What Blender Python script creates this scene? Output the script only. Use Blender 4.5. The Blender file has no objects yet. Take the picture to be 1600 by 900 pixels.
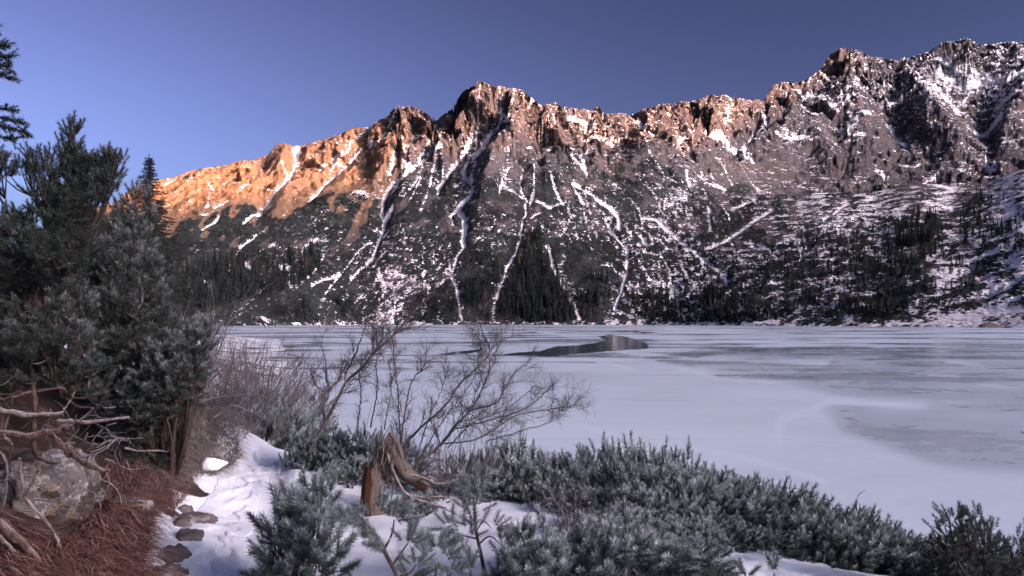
import bpy, math, random, time
import numpy as np
from mathutils import Vector

T0 = time.time()
random.seed(7)
RNG = np.random.default_rng(11)
SC = bpy.context.scene
COL = SC.collection
PI = math.pi

# ------------------------------------------------------------------ camera
# level camera 4 m above the lake, looking along +Y (vertical shift keeps trees upright)
F, CU, HV, CZ = 1142.0, 800.0, 500.5, 4.0
def P(u, v, Y):
    """world point seen at photo position (u, v), Y metres ahead"""
    return np.array([Y * (u - CU) / F, Y, CZ + Y * (HV - v) / F])
cam_d = bpy.data.cameras.new("camera")
cam = bpy.data.objects.new("camera", cam_d)
COL.objects.link(cam)
cam.location = (0, 0, CZ)
cam.rotation_euler = (PI / 2, 0, 0)
cam_d.sensor_width = 36
cam_d.lens = 36 * F / 1600
cam_d.shift_y = (HV - 450) / 1600
cam_d.clip_start = 0.1
cam_d.clip_end = 20000
SC.camera = cam

# ------------------------------------------------------------------ sky, sun, exposure
SUN_EL = math.radians(12)
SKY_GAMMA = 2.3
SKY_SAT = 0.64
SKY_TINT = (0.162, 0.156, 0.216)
SUN_PHI = math.radians(55)                      # light travels ahead and to the left
D_H = np.array([-math.sin(SUN_PHI), math.cos(SUN_PHI)])
sun_az = math.atan2(-D_H[0], -D_H[1])           # compass bearing of the sun from +Y
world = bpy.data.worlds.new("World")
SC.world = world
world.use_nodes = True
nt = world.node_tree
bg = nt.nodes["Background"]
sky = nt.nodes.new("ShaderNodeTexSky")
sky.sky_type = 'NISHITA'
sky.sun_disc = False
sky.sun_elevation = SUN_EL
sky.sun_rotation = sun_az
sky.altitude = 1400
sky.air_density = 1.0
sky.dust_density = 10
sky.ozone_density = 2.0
# dusk contrast: a clear winter sky is far brighter on the sunset side than opposite it
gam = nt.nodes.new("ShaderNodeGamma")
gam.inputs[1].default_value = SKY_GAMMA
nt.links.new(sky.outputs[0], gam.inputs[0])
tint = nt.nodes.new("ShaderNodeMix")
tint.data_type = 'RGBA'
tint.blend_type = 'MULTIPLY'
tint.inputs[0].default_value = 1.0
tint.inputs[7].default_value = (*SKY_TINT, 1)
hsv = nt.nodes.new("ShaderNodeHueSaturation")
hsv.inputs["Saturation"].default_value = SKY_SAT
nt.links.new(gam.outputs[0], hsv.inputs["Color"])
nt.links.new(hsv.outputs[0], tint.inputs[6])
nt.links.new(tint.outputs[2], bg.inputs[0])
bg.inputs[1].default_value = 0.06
sun_d = bpy.data.lights.new("sun", 'SUN')
sun_d.energy = 5.0
sun_d.angle = math.radians(0.5)
sun_d.color = (1.0, 0.39, 0.17)
sun = bpy.data.objects.new("sun", sun_d)
COL.objects.link(sun)
sd = Vector((D_H[0] * math.cos(SUN_EL), D_H[1] * math.cos(SUN_EL), -math.sin(SUN_EL)))
sun.rotation_euler = sd.to_track_quat('-Z', 'Y').to_euler()
sun.location = (300, -300, 400)
SC.view_settings.view_transform = 'Standard'
SC.view_settings.look = 'None'
SC.view_settings.exposure = 1.45
SC.view_settings.gamma = 1
SC.cycles.max_bounces = 6
SC.cycles.diffuse_bounces = 3
SC.cycles.glossy_bounces = 3
SC.cycles.transmission_bounces = 2

# ------------------------------------------------------------------ helpers
def tag(o, label=None, cat=None, group=None, kind=None):
    if label: o["label"] = label
    if cat: o["category"] = cat
    if group: o["group"] = group
    if kind: o["kind"] = kind
    return o

def empty(name, loc=(0, 0, 0)):
    o = bpy.data.objects.new(name, None)
    COL.objects.link(o)
    o.location = loc
    o.empty_display_size = 0.2
    return o

def link(name, me, parent=None, loc=None):
    o = bpy.data.objects.new(name, me)
    COL.objects.link(o)
    if parent is not None: o.parent = parent
    if loc is not None: o.location = loc
    return o

def np_mesh(name, V, Fc, mats=(), attrs=None, smooth=False, mat_idx=None):
    """V (n,3); Fc: (m,k) array or list of such arrays; attrs: {name: per-vertex float}"""
    if not isinstance(Fc, (list, tuple)): Fc = [Fc]
    Fc = [np.asarray(f, dtype=np.int32) for f in Fc if len(f)]
    V = np.asarray(V, dtype=np.float32)
    me = bpy.data.meshes.new(name)
    me.vertices.add(len(V))
    me.vertices.foreach_set("co", V.ravel())
    nl = sum(f.size for f in Fc); nf = sum(len(f) for f in Fc)
    me.loops.add(nl)
    me.loops.foreach_set("vertex_index", np.concatenate([f.ravel() for f in Fc]))
    me.polygons.add(nf)
    tot = np.concatenate([np.full(len(f), f.shape[1], np.int32) for f in Fc])
    st = np.concatenate([[0], np.cumsum(tot)[:-1]]).astype(np.int32)
    me.polygons.foreach_set("loop_start", st)
    if mat_idx is not None: me.polygons.foreach_set("material_index", np.asarray(mat_idx, np.int32))
    if smooth: me.polygons.foreach_set("use_smooth", np.ones(nf, bool))
    for m in mats: me.materials.append(m)
    if attrs:
        for k, a in attrs.items():
            at = me.attributes.new(k, 'FLOAT', 'POINT')
            at.data.foreach_set("value", np.asarray(a, np.float32))
    me.update(calc_edges=True)
    me.validate()
    return me

def grid_faces(nr, nc):
    i = np.arange(nr - 1)[:, None] * nc + np.arange(nc - 1)[None, :]
    return np.stack([i, i + 1, i + nc + 1, i + nc], -1).reshape(-1, 4)

def _hash(ix, iy, iz, seed):
    h = (ix.astype(np.uint32) * np.uint32(374761393) + iy.astype(np.uint32) * np.uint32(668265263)
         + iz.astype(np.uint32) * np.uint32(2147483647) + np.uint32((seed * 1274126177) & 0xffffffff))
    h = (h ^ (h >> np.uint32(13))) * np.uint32(1274126177)
    h = (h ^ (h >> np.uint32(16))) * np.uint32(2246822519)
    return h ^ (h >> np.uint32(15))

def noise2(x, y, seed=0):
    """gradient noise, about -1..1"""
    x = np.asarray(x, float); y = np.asarray(y, float)
    x, y = np.broadcast_arrays(x, y)
    ix = np.floor(x); iy = np.floor(y)
    fx = x - ix; fy = y - iy
    ix = ix.astype(np.int64); iy = iy.astype(np.int64)
    ux = fx * fx * fx * (fx * (fx * 6 - 15) + 10); uy = fy * fy * fy * (fy * (fy * 6 - 15) + 10)
    z = np.zeros_like(ix)
    def g(dx, dy):
        a = _hash(ix + dx, iy + dy, z, seed).astype(np.float64) * (2 * PI / 4294967296.0)
        return np.cos(a) * (fx - dx) + np.sin(a) * (fy - dy)
    a = g(0, 0); b = g(1, 0); c = g(0, 1); d = g(1, 1)
    return ((a + (b - a) * ux) * (1 - uy) + (c + (d - c) * ux) * uy) * 1.5

def fbm(x, y, oct=4, seed=0, gain=0.5):
    s = 0; a = 1; n = 0
    for i in range(oct):
        s = s + a * noise2(x * 2 ** i + 17.3 * i, y * 2 ** i - 9.1 * i, seed + i); n += a; a *= gain
    return s / n

def ridged(x, y, oct=4, seed=0, gain=0.5):
    s = 0; a = 1; n = 0
    for i in range(oct):
        s = s + a * (1 - 2.2 * np.abs(noise2(x * 2 ** i + 31.7 * i, y * 2 ** i + 5.3 * i, seed + i))); n += a; a *= gain
    return s / n

def facets(x, y, seed=0, tilt=.6):
    """piecewise planar cells: every cell is a tilted facet with its own step"""
    ix = np.floor(x).astype(np.int64); iy = np.floor(y).astype(np.int64)
    best = np.full(np.shape(x), 1e9); out = np.zeros(np.shape(x)); k = 1 / 4294967296.0; z = np.zeros_like(ix)
    for dx in (-1, 0, 1):
        for dy in (-1, 0, 1):
            cx, cy = ix + dx, iy + dy
            px = cx + _hash(cx, cy, z, seed) * k; py = cy + _hash(cx, cy, z, seed + 7) * k
            d = (x - px) ** 2 + (y - py) ** 2
            gx_ = (_hash(cx, cy, z, seed + 13) * k - .5) * 2 * tilt; gy_ = (_hash(cx, cy, z, seed + 19) * k - .5) * 2 * tilt
            h = gx_ * (x - px) + gy_ * (y - py) + (_hash(cx, cy, z, seed + 23) * k - .5) * .7
            m = d < best
            best = np.where(m, d, best); out = np.where(m, h, out)
    return out

def sstep(a, b, x):
    t = np.clip((x - a) / (b - a), 0, 1)
    return t * t * (3 - 2 * t)

def poly_dist(u, v, pts):
    """distance from points to a polyline"""
    d = np.full(np.shape(u), 1e9)
    for (a, b), (c, e) in zip(pts[:-1], pts[1:]):
        dx, dy = c - a, e - b
        t = np.clip(((u - a) * dx + (v - b) * dy) / (dx * dx + dy * dy + 1e-9), 0, 1)
        d = np.minimum(d, np.hypot(u - a - t * dx, v - b - t * dy))
    return d

def in_poly(u, v, pts):
    c = np.zeros(np.shape(u), bool)
    n = len(pts)
    for i in range(n):
        x1, y1 = pts[i]; x2, y2 = pts[(i + 1) % n]
        if y1 == y2: continue
        c ^= ((y1 > v) != (y2 > v)) & (u < (x2 - x1) * (v - y1) / (y2 - y1) + x1)
    return c

# ------------------------------------------------------------------ materials
class NB:
    """small node-tree builder"""
    def __init__(s, name):
        s.m = bpy.data.materials.new(name); s.m.use_nodes = True
        s.t = s.m.node_tree
        s.b = s.t.nodes["Principled BSDF"]
        s.out = s.t.nodes["Material Output"]
    def n(s, typ, **kw):
        n = s.t.nodes.new(typ)
        for k, v in kw.items(): setattr(n, k, v)
        return n
    def l(s, a, b): s.t.links.new(a, b)
    def val(s, x, sock):
        if isinstance(x, (int, float)): sock.default_value = x
        elif isinstance(x, tuple): sock.default_value = x if len(x) == len(sock.default_value) else (*x, 1)
        else: s.l(x, sock)
    def attr(s, name): return s.n("ShaderNodeAttribute", attribute_name=name).outputs["Fac"]
    def pos(s, kind="Object"): return s.n("ShaderNodeTexCoord").outputs[kind]
    def mapping(s, vec, scale):
        m = s.n("ShaderNodeMapping"); s.l(vec, m.inputs[0]); m.inputs[3].default_value = scale
        return m.outputs[0]
    def noise(s, vec, scale, detail=4, rough=0.55, dist=0.0):
        n = s.n("ShaderNodeTexNoise"); s.l(vec, n.inputs["Vector"])
        n.inputs["Scale"].default_value = scale; n.inputs["Detail"].default_value = detail
        n.inputs["Roughness"].default_value = rough; n.inputs["Distortion"].default_value = dist
        return n.outputs[0]
    def voro(s, vec, scale, feature='F1'):
        n = s.n("ShaderNodeTexVoronoi", feature=feature); s.l(vec, n.inputs["Vector"])
        n.inputs["Scale"].default_value = scale
        return n.outputs["Distance"]
    def math(s, op, a, b=0.0, c=0.0):
        n = s.n("ShaderNodeMath", operation=op); s.val(a, n.inputs[0]); s.val(b, n.inputs[1]); s.val(c, n.inputs[2])
        return n.outputs[0]
    def ramp(s, x, lo, hi, a=0.0, b=1.0):
        n = s.n("ShaderNodeMapRange", interpolation_type='SMOOTHSTEP')
        s.val(x, n.inputs[0]); n.inputs[1].default_value = lo; n.inputs[2].default_value = hi
        n.inputs[3].default_value = a; n.inputs[4].default_value = b
        return n.outputs[0]
    def mix(s, f, a, b):
        n = s.n("ShaderNodeMix", data_type='RGBA'); s.val(f, n.inputs[0]); s.val(a, n.inputs[6]); s.val(b, n.inputs[7])
        return n.outputs[2]
    def bump(s, h, strength=0.5, dist=0.02, normal=None):
        n = s.n("ShaderNodeBump"); n.inputs["Strength"].default_value = strength; n.inputs["Distance"].default_value = dist
        s.l(h, n.inputs["Height"])
        if normal is not None: s.l(normal, n.inputs["Normal"])
        return n.outputs[0]
    def done(s, color=None, rough=None, normal=None, spec=None):
        if color is not None: s.val(color, s.b.inputs["Base Color"])
        if rough is not None: s.val(rough, s.b.inputs["Roughness"])
        if spec is not None: s.val(spec, s.b.inputs["Specular IOR Level"])
        if normal is not None: s.l(normal, s.b.inputs["Normal"])
        return s.m
# ================================================================== MOUNTAINS
SKYL = [(-400,470),(-100,440),(40,392),(100,372),(143,330),(178,317),(194,304),(204,297),(246,281),(272,277),(297,267),(323,262),(349,259),(375,251),(397,250),(420,241),
(431,226),(447,224),(455,228),(471,228),(484,224),(500,219),(516,215),(536,207),(552,199),(568,199),(579,198),(593,187),(606,182),(614,170),(625,167),
(641,166),(657,171),(667,178),(678,186),(683,189),(689,181),(702,173),(710,167),(715,155),(723,143),(734,136),(743,133),(747,126),(754,127),(761,131),
(777,135),(782,133),(790,137),(806,138),(817,141),(827,149),(838,159),(846,165),(857,161),(867,160),(878,166),(897,169),(910,170),(926,173),(931,167),
(938,167),(943,178),(958,178),(972,176),(983,181),(994,176),(1003,171),(1017,167),(1036,162),(1056,161),(1067,158),(1078,159),(1092,155),(1112,147),
(1119,151),(1132,147),(1142,153),(1156,153),(1167,156),(1183,155),(1193,158),(1199,146),(1208,133),(1222,128),(1242,129),(1256,126),(1269,119),(1283,106),
(1292,92),(1299,83),(1316,75),(1333,76),(1347,80),(1362,89),(1385,91),(1402,95),(1411,89),(1419,90),(1431,86),(1448,82),(1466,70),(1477,65),(1492,65),
(1509,59),(1521,63),(1529,69),(1552,69),(1570,65),(1600,65),(1660,72),(1750,95),(1850,130),(2100,220)]
NC = 1240
U = np.linspace(-170, 1770, NC)
vR = np.interp(U, *zip(*SKYL))
Y0 = np.interp(U, [-200,300,420,560,800,1050,1180,1300,1450,1600,1800], [330,430,560,660,660,620,540,490,440,390,330])
YR = np.interp(U, [-300,0,140,300,450,600,745,900,1000,1100,1190,1300,1400,1500,1600,1900],
               [950,1020,1070,1150,1210,1235,1250,1300,1390,1520,1750,2150,2400,2600,2700,2800])
def smooth1(a, w):
    k = np.hanning(2 * w + 3)[1:-1]; k /= k.sum()
    return np.convolve(np.pad(a, w, 'edge'), k, 'valid')
YR = smooth1(YR, 40)
vRs = smooth1(vR, 30)
zR = CZ + YR * (HV - vRs) / F
v0 = HV + CZ * F / Y0
# centre / left profile
def lat(f, g):
    Yc = Y0 + g * (YR - Y0); vc = v0 + f * (vRs - v0)
    return Yc, CZ + Yc * (HV - vc) / F
cC = [lat(.50, .42), lat(.77, .72), lat(.9, .89)]
# right hand profile: a scrub-covered rim, a hidden basin behind it, then the high wall
vrim = np.interp(U, [1000,1150,1250,1310,1370,1390,1430,1475,1490,1540,1600,1760], [285,292,302,299,299,294,286,289,291,284,262,240])
vrim = smooth1(vrim, 6)
Y1 = np.interp(U, [1000,1300,1600,1800], [1050,950,850,800]); z1 = CZ + Y1 * (HV - vrim) / F
Y2 = Y1 + 420; z2 = z1 - 12
Y3 = Y2 + .5 * (YR - Y2); z3 = CZ + Y3 * (HV - (vrim + .52 * (vRs - vrim))) / F
cR = [(Y1, z1), (Y2, z2), (Y3, z3)]
w = sstep(1020, 1290, U)
C = [(a[0] * (1 - w) + b[0] * w, a[1] * (1 - w) + b[1] * w) for a, b in zip(cC, cR)]
knY = np.stack([Y0 - 60, Y0] + [c[0] for c in C] + [YR, YR + 250, YR + 900])
knZ = np.stack([Y0 * 0 - 8, Y0 * 0 - 0.2] + [c[1] for c in C] + [zR, zR - 90, zR * .4])
nseg = [6, 130, 70, 90, 80, 8, 4]
rows = []
for s, n in enumerate(nseg):
    t = np.arange(n) / n
    rows.append(knY[s][None] + t[:, None] * (knY[s + 1] - knY[s])[None])
rows.append(knY[-1][None])
GY = np.concatenate(rows)
NR = len(GY)
GZ = np.empty_like(GY)
for j in range(NC):
    GZ[:, j] = np.interp(GY[:, j], knY[:, j], knZ[:, j])
k = np.hanning(15)[1:-1]; k /= k.sum()
pad = np.pad(GZ, ((6, 6), (0, 0)), 'edge')
GZs = sum(k[i] * pad[i:i + NR] for i in range(13))
keep = np.exp(-((U - 1430) / 170.0) ** 2)[None] * .7                       # keep the moraine rim crisp on the right
GZ = GZ * keep + GZs * (1 - keep)
GX = GY * (U[None] - CU) / F
UU = np.broadcast_to(U[None], GY.shape)
hr = np.clip(GZ / zR[None], 0, 1.2)
# ribs and couloirs that run down the fall line
kd = np.interp(U, [-200,300,500,650,800,950,1100,1250,1400,1600], [-.4,-.5,-.4,-.15,.1,.42,.5,.3,-.1,-.2])
kd = smooth1(kd, 60)
S = GX - kd[None] * (YR[None] - GY)
wx = 40 * fbm(GX / 180, GY / 180, 3, 5); wy = 40 * fbm(GX / 180, GY / 180, 3, 9)
rib = ridged((S + wx) / 120, (GY + wy) / 520, 4, 21)
rib2 = ridged((S + wx * .6) / 38, (GY + wy) / 150, 4, 33)
iso = fbm(GX / 45, GY / 45, 5, 41, .55)
iso_c = fbm((GX + .55 * GZ) / 45, (1.15 * GZ - .35 * GX) / 38, 5, 43, .55); fine_c = fbm((GX + .55 * GZ) / 10, (1.15 * GZ - .35 * GX) / 8, 3, 63)
wpx = GX + .55 * GZ + .25 * (GY - YR[None]); wpy = 1.15 * GZ - .35 * GX + .2 * GY
crag = ridged((wpx + wx) / 75, (wpy + wy) / 60, 5, 55, .6)
fine = fbm(GX / 9, GY / 9, 3, 61)
wr = w[None]
wall = w[None] * sstep(110, 330, GY - C[0][0][None])                       # the high wall behind the moraine rim is rock from foot to crest
cliff = np.maximum(sstep(.38, .8, hr + .08 * iso), .5 * wall)
left_soft = 1 - .62 * sstep(640, 520, UU)
A = GZ * 0
calm = 1 - .85 * wr * (1 - cliff)
crag2 = ridged(wpx / 26, wpy / 24, 3, 57, .6)
A += (38 * facets((wpx + .4 * wx) / 62, (wpy + .4 * wy) / 50, 301) + 15 * facets((wpx + .2 * wx) / 23, wpy / 18, 311)) * cliff * left_soft
A += 5.5 * facets(wpx / 9, wpy / 7.5, 321) * cliff * left_soft
A += crag2 * cliff * 5 * left_soft
A += rib * (5 + 11 * cliff) * left_soft * (1 - .35 * wr) * calm
A += rib2 * (3 + 1.5 * cliff) * left_soft * calm
A += iso * 3 * (1 - cliff) + iso_c * 13 * cliff
A += crag * cliff * (11 + 10 * wr) * left_soft
A += fine * 1.1 * (1 - cliff) + fine_c * 3.4 * cliff
edge = sstep(0, 60, GY - Y0[None])
rimmask = 1 - .75 * np.exp(-((GY - C[0][0][None]) / 120) ** 2) * wr
GZ = GZ + A * edge * rimmask * (1 - .5 * cliff)
GY = GY - .85 * A * edge * rimmask * cliff * sstep(0, 25, YR[None] + 30 - GY)        # on the walls the relief stands out of the face
GX = GY * (U[None] - CU) / F
# ledges on the walls: part of the height snaps to uneven tilted steps
ph = (GZ + .12 * GX + 14 * fbm(GX / 120, GY / 120, 3, 77)) / 17.0
led = np.floor(ph) + sstep(.25, .95, ph - np.floor(ph))
GZ = GZ + (led - ph) * 17.0 * cliff * (.3 + .25 * wr)
# traced silhouettes: scale every column so that its horizon meets the photographed ridge line
ang = (GZ - CZ) / GY
tgt = (HV - vR) / F
ratio = tgt / ang.max(0)
ratio = smooth1(ratio, 2)
fac = 1 + (ratio[None] - 1) * sstep(.3, .9, hr)
GZ = np.where(GZ > 0, GZ * fac, GZ)

# ---- photo coordinates of each point (used once, to lay the traced couloirs on the ground)
VV = HV - (GZ - CZ) / GY * F
GUL = [  # (width px, strength, points)
 (4.5,1,[(785,166),(782,179),(769,195),(753,214),(734,235),(726,249),(727,262),(737,275),(739,281),(731,294),(721,307),(716,318),(726,331),(725,347),(724,381)]),
 (3.5,.8,[(737,203),(731,222),(715,243),(699,267),(686,286),(685,296)]),
 (3,.8,[(758,200),(748,212),(737,225)]),(3,.7,[(716,318),(705,335),(708,345)]),
 (3,.75,[(724,381),(711,410),(703,429),(714,447),(717,471),(721,499)]),(4,.6,[(700,425),(690,440),(676,452)]),
 (3,.85,[(689,198),(678,225),(651,246),(625,265),(609,281),(598,302),(598,323),(601,336),(597,358),(587,384),(583,400),(567,415),(548,434)]),
 (3.5,.8,[(614,320),(603,332)]),(4,.8,[(635,222),(633,243),(636,252)]),(3,.6,[(618,235),(612,258),(606,266)]),
 (3,.6,[(643,250),(655,236),(672,212)]),(3,.6,[(655,262),(648,285),(640,296)]),
 (2.5,.7,[(811,249),(817,259),(811,281),(822,307),(821,329),(814,347),(813,376),(803,400),(792,418),(782,447),(774,471),(769,499)]),
 (5,.45,[(792,418),(782,447),(774,471),(769,499)]),(3,.6,[(785,286),(800,297),(815,302)]),(3,.6,[(830,340),(842,330)]),
 (3.5,.7,[(855,384),(863,410),(871,431),(884,457),(897,478),(906,498)]),(7,.4,[(880,400),(876,430),(895,455)]),
 (3.5,.9,[(898,285),(915,297),(930,309),(951,323),(965,339),(969,357)]),(2.5,.9,[(949,347),(965,371),(981,389),(981,405),(978,429),(973,451),(965,467),(962,484)]),
 (2.5,.8,[(871,222),(884,232),(897,245),(915,268),(919,280)]),(3,.8,[(917,232),(912,250)]),(3,.7,[(895,283),(900,300),(912,318)]),
 (2.5,.7,[(862,272),(870,300),(880,320)]),(3,.6,[(838,313),(860,324),(885,315)]),
 (3,.7,[(999,368),(1010,383),(1022,380)]),(3,.7,[(1007,392),(1026,397),(1042,386),(1061,389)]),
 (3.5,.8,[(1005,338),(1021,341),(1047,360),(1061,373),(1077,387),(1095,403),(1117,419),(1133,429),(1134,445)]),
 (3,.75,[(1210,325),(1183,341),(1157,363),(1138,376),(1103,387)]),(2.5,.7,[(1183,309),(1163,318),(1143,328)]),(4,.6,[(1106,325),(1110,345),(1109,358)]),
 (3,.6,[(1040,312),(1047,322),(1060,318)]),(5,.5,[(1140,415),(1128,432)]),
 (3.5,.9,[(1175,206),(1161,228),(1178,247)]),(5,.85,[(1131,222),(1150,236),(1165,242)]),(3,.8,[(1072,267),(1078,289)]),(3,.7,[(1094,275),(1115,288),(1133,297)]),
 (3.5,.9,[(992,183),(1005,190),(1019,200)]),(4,.9,[(1061,214),(1072,205),(1080,196)]),(4,.9,[(1106,208),(1131,222),(1145,232)]),(4,.9,[(914,200),(942,210),(972,214)]),
 (5,.9,[(890,182),(910,190),(930,195)]),(3,.7,[(908,242),(917,272)]),(3.5,.9,[(1192,167),(1199,192)]),(3,.9,[(1211,200),(1242,214),(1278,228)]),
 (10,.7,[(1462,78),(1478,90),(1500,104),(1530,112)]),(14,.8,[(1470,110),(1489,121),(1503,127),(1532,124),(1600,132)]),(5,.9,[(1474,161),(1503,182)]),
 (6,.9,[(1512,210),(1530,208),(1564,196)]),(7,.7,[(1587,161),(1560,170)]),(3.5,.9,[(1310,196),(1339,216),(1353,225)]),(4,.9,[(1324,202),(1345,197),(1359,187)]),
 (4,1,[(1388,184),(1396,202),(1414,219)]),(5,.9,[(1376,158),(1402,151)]),(4,.8,[(1298,161),(1336,160)]),(3,.8,[(1411,259),(1440,257)]),(2.5,.9,[(1368,268),(1391,277)]),
 (2.5,.9,[(1443,285),(1469,274)]),(3.5,.9,[(1541,248),(1545,268),(1556,258)]),(9,.5,[(1420,100),(1440,115),(1470,130)]),(6,.6,[(1250,145),(1300,150),(1340,140)]),
 (7,.9,[(463,232),(464,246)]),(3.5,.9,[(463,246),(458,259),(440,278),(430,288),(420,304)]),(2.5,.9,[(420,304),(407,323),(381,349)]),(3,.9,[(562,227),(540,252),(516,272),(481,304)]),
 (2.5,.8,[(343,336),(330,350),(317,359)]),(2.5,.7,[(397,372),(375,388)]),(2.5,.9,[(326,285),(332,295)]),(3,.7,[(336,323),(355,311)]),(2.5,.6,[(375,290),(392,283)]),(2.5,.6,[(345,288),(362,278)]),
 (2.5,.6,[(255,290),(275,280)]),(2.5,.6,[(290,283),(310,270)]),(3,.7,[(500,262),(520,245),(545,228)]),(3,.6,[(440,258),(455,270)]),
 (2.5,.9,[(1324,318),(1308,328),(1287,345)]),(9,.65,[(1486,325),(1466,316)]),(10,.7,[(1561,345),(1584,328)]),(8,.65,[(1503,426),(1520,418)]),(8,.7,[(1547,461),(1600,432)]),
 (8,.8,[(1440,508),(1489,495),(1600,482)]),(5,.6,[(1460,510),(1600,503)]),(8,.5,[(1330,430),(1300,438),(1262,446)]),(5,.6,[(1255,398),(1270,392)]),(6,.55,[(1590,380),(1570,395)]),
 (5,.5,[(640,440),(620,425),(605,415)]),(5,.6,[(590,420),(600,440),(620,452)]),(3.5,.7,[(488,447),(500,438),(530,429)]),(4,.7,[(385,412),(392,418)]),(5,.7,[(440,418),(455,418)]),
 (4,.8,[(1160,505),(1200,503),(1215,507)]),(3,.5,[(1040,505),(1140,506)]),(4,.6,[(620,490),(600,500)]),(4,.6,[(410,496),(420,502)])]
TAN = [(4,.8,[(572,316),(560,338),(550,366),(545,378)]),(7,.55,[(553,312),(575,320)]),(3,.6,[(520,415),(508,405)]),(14,.5,[(765,318),(800,325)]),(16,.6,[(905,275),(940,295)]),(13,.5,[(930,255),(985,275)]),
       (12,.5,[(1060,352),(1085,345)]),(9,.6,[(1160,362),(1210,340)]),(10,.6,[(1240,340),(1280,330)]),(9,.5,[(1210,375),(1240,368)]),(12,.6,[(1400,310),(1440,325)]),
       (9,.5,[(1490,350),(1500,370)]),(9,.5,[(1400,395),(1440,400)]),(10,.5,[(750,290),(760,262)]),(9,.6,[(775,255),(765,225)]),(13,.5,[(590,430),(620,420)]),(10,.5,[(1130,255),(1240,275)]),(12,.6,[(1500,295),(1560,285)])]
jx = 5 * fbm(GX / 40, GY / 40, 4, 101, .65); jy = 5 * fbm(GX / 45, GY / 45, 4, 105, .6)
wvar = 1 + .7 * fbm(GX / 35, GY / 35, 3, 111)
def lay(lst):
    m = np.zeros_like(GX)
    for wd, st, pts in lst:
        pu = [p[0] for p in pts]; c0 = np.searchsorted(U, min(pu) - 5 * wd - 8); c1 = np.searchsorted(U, max(pu) + 5 * wd + 8)
        sl = (slice(None), slice(max(c0, 0), max(c1, 1)))
        d = poly_dist(UU[sl] + jx[sl], VV[sl] + jy[sl], pts)
        m[sl] = np.maximum(m[sl], st * np.exp(-(d / (wd * wvar[sl] * 1.0)) ** 2))
    return m
gul = lay(GUL); tan = lay(TAN)
CARVE = [(26,GUL[0][2]),(16,GUL[1][2]),(22,GUL[6][2]),(16,GUL[12][2]),(18,GUL[17][2]+[(981,389),(978,429),(965,467)]),(14,GUL[19][2]),(20,GUL[26][2]),(16,[(1175,206),(1161,228),(1178,247)]),
         (20,[(463,232),(458,259),(430,288),(407,323)]),(18,[(562,227),(516,272),(481,304)]),(16,[(635,222),(633,243),(625,265)]),(18,[(1061,214),(1080,190)]),(16,[(992,183),(1019,205)]),(14,[(914,200),(945,215)]),
         (30,[(1462,78),(1500,120),(1520,160),(1545,205),(1550,262)]),(18,[(1376,158),(1388,184),(1410,215)]),(16,[(1310,196),(1350,222)]),(14,[(1192,160),(1200,195)])]
RIDGE = [(38,34,[(1318,78),(1335,110),(1332,150),(1345,190),(1362,240)]),(44,60,[(1411,92),(1420,120),(1432,150),(1460,190),(1500,240)]),(40,45,[(1610,120),(1590,180),(1560,235)]),(26,26,[(1222,130),(1235,165),(1265,205),(1300,250)]),
         (22,22,[(747,128),(735,175),(712,215),(690,240)]),(24,24,[(800,150),(800,215),(770,250),(760,290)]),(20,18,[(846,168),(850,215)]),(22,20,[(1112,150),(1118,190),(1125,212)]),(18,16,[(1036,165),(1050,205)]),(18,14,[(641,170),(618,215),(600,250)]),(14,10,[(447,226),(440,262)])]
mac = np.zeros_like(GZ)
def band_d(pts, wd):
    pu = [p[0] for p in pts]; c0 = max(0, np.searchsorted(U, min(pu) - 3 * wd)); c1 = np.searchsorted(U, max(pu) + 3 * wd)
    sl = (slice(None), slice(c0, c1))
    return sl, poly_dist(UU[sl] + 1.4 * jx[sl], VV[sl] + 1.4 * jy[sl], pts) / wd
for wd, pts in CARVE:
    sl, d = band_d(pts, wd); mac[sl] = np.minimum(mac[sl], -wd * .55 * np.clip(1 - d, 0, 1) ** 1.2)
for wd, ht, pts in RIDGE:
    sl, d = band_d(pts, wd); mac[sl] += ht * np.clip(1 - d, 0, 1) ** 1.1
mac *= sstep(.12, .5, hr) * sstep(0, 60, YR[None] - GY) * edge
GZ = GZ + mac
ratio = smooth1(tgt / ((GZ - CZ) / GY).max(0), 1)
GZ = np.where(GZ > 0, GZ * (1 + (ratio[None] - 1) * sstep(.3, .9, hr)), GZ)
GZ = GZ - gul * (2.0 + 3 * cliff) * edge * (GY < YR[None] - 15)
# face normals
dYr = np.gradient(GY, axis=0); dZr = np.gradient(GZ, axis=0); dXr = np.gradient(GX, axis=0)
dYc = np.gradient(GY, axis=1); dZc = np.gradient(GZ, axis=1); dXc = np.gradient(GX, axis=1)
n_ = np.cross(np.stack([dXc, dYc, dZc], -1), np.stack([dXr, dYr, dZr], -1))
n_ /= np.linalg.norm(n_, axis=-1, keepdims=True) + 1e-9
nz = np.abs(n_[..., 2])
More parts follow.
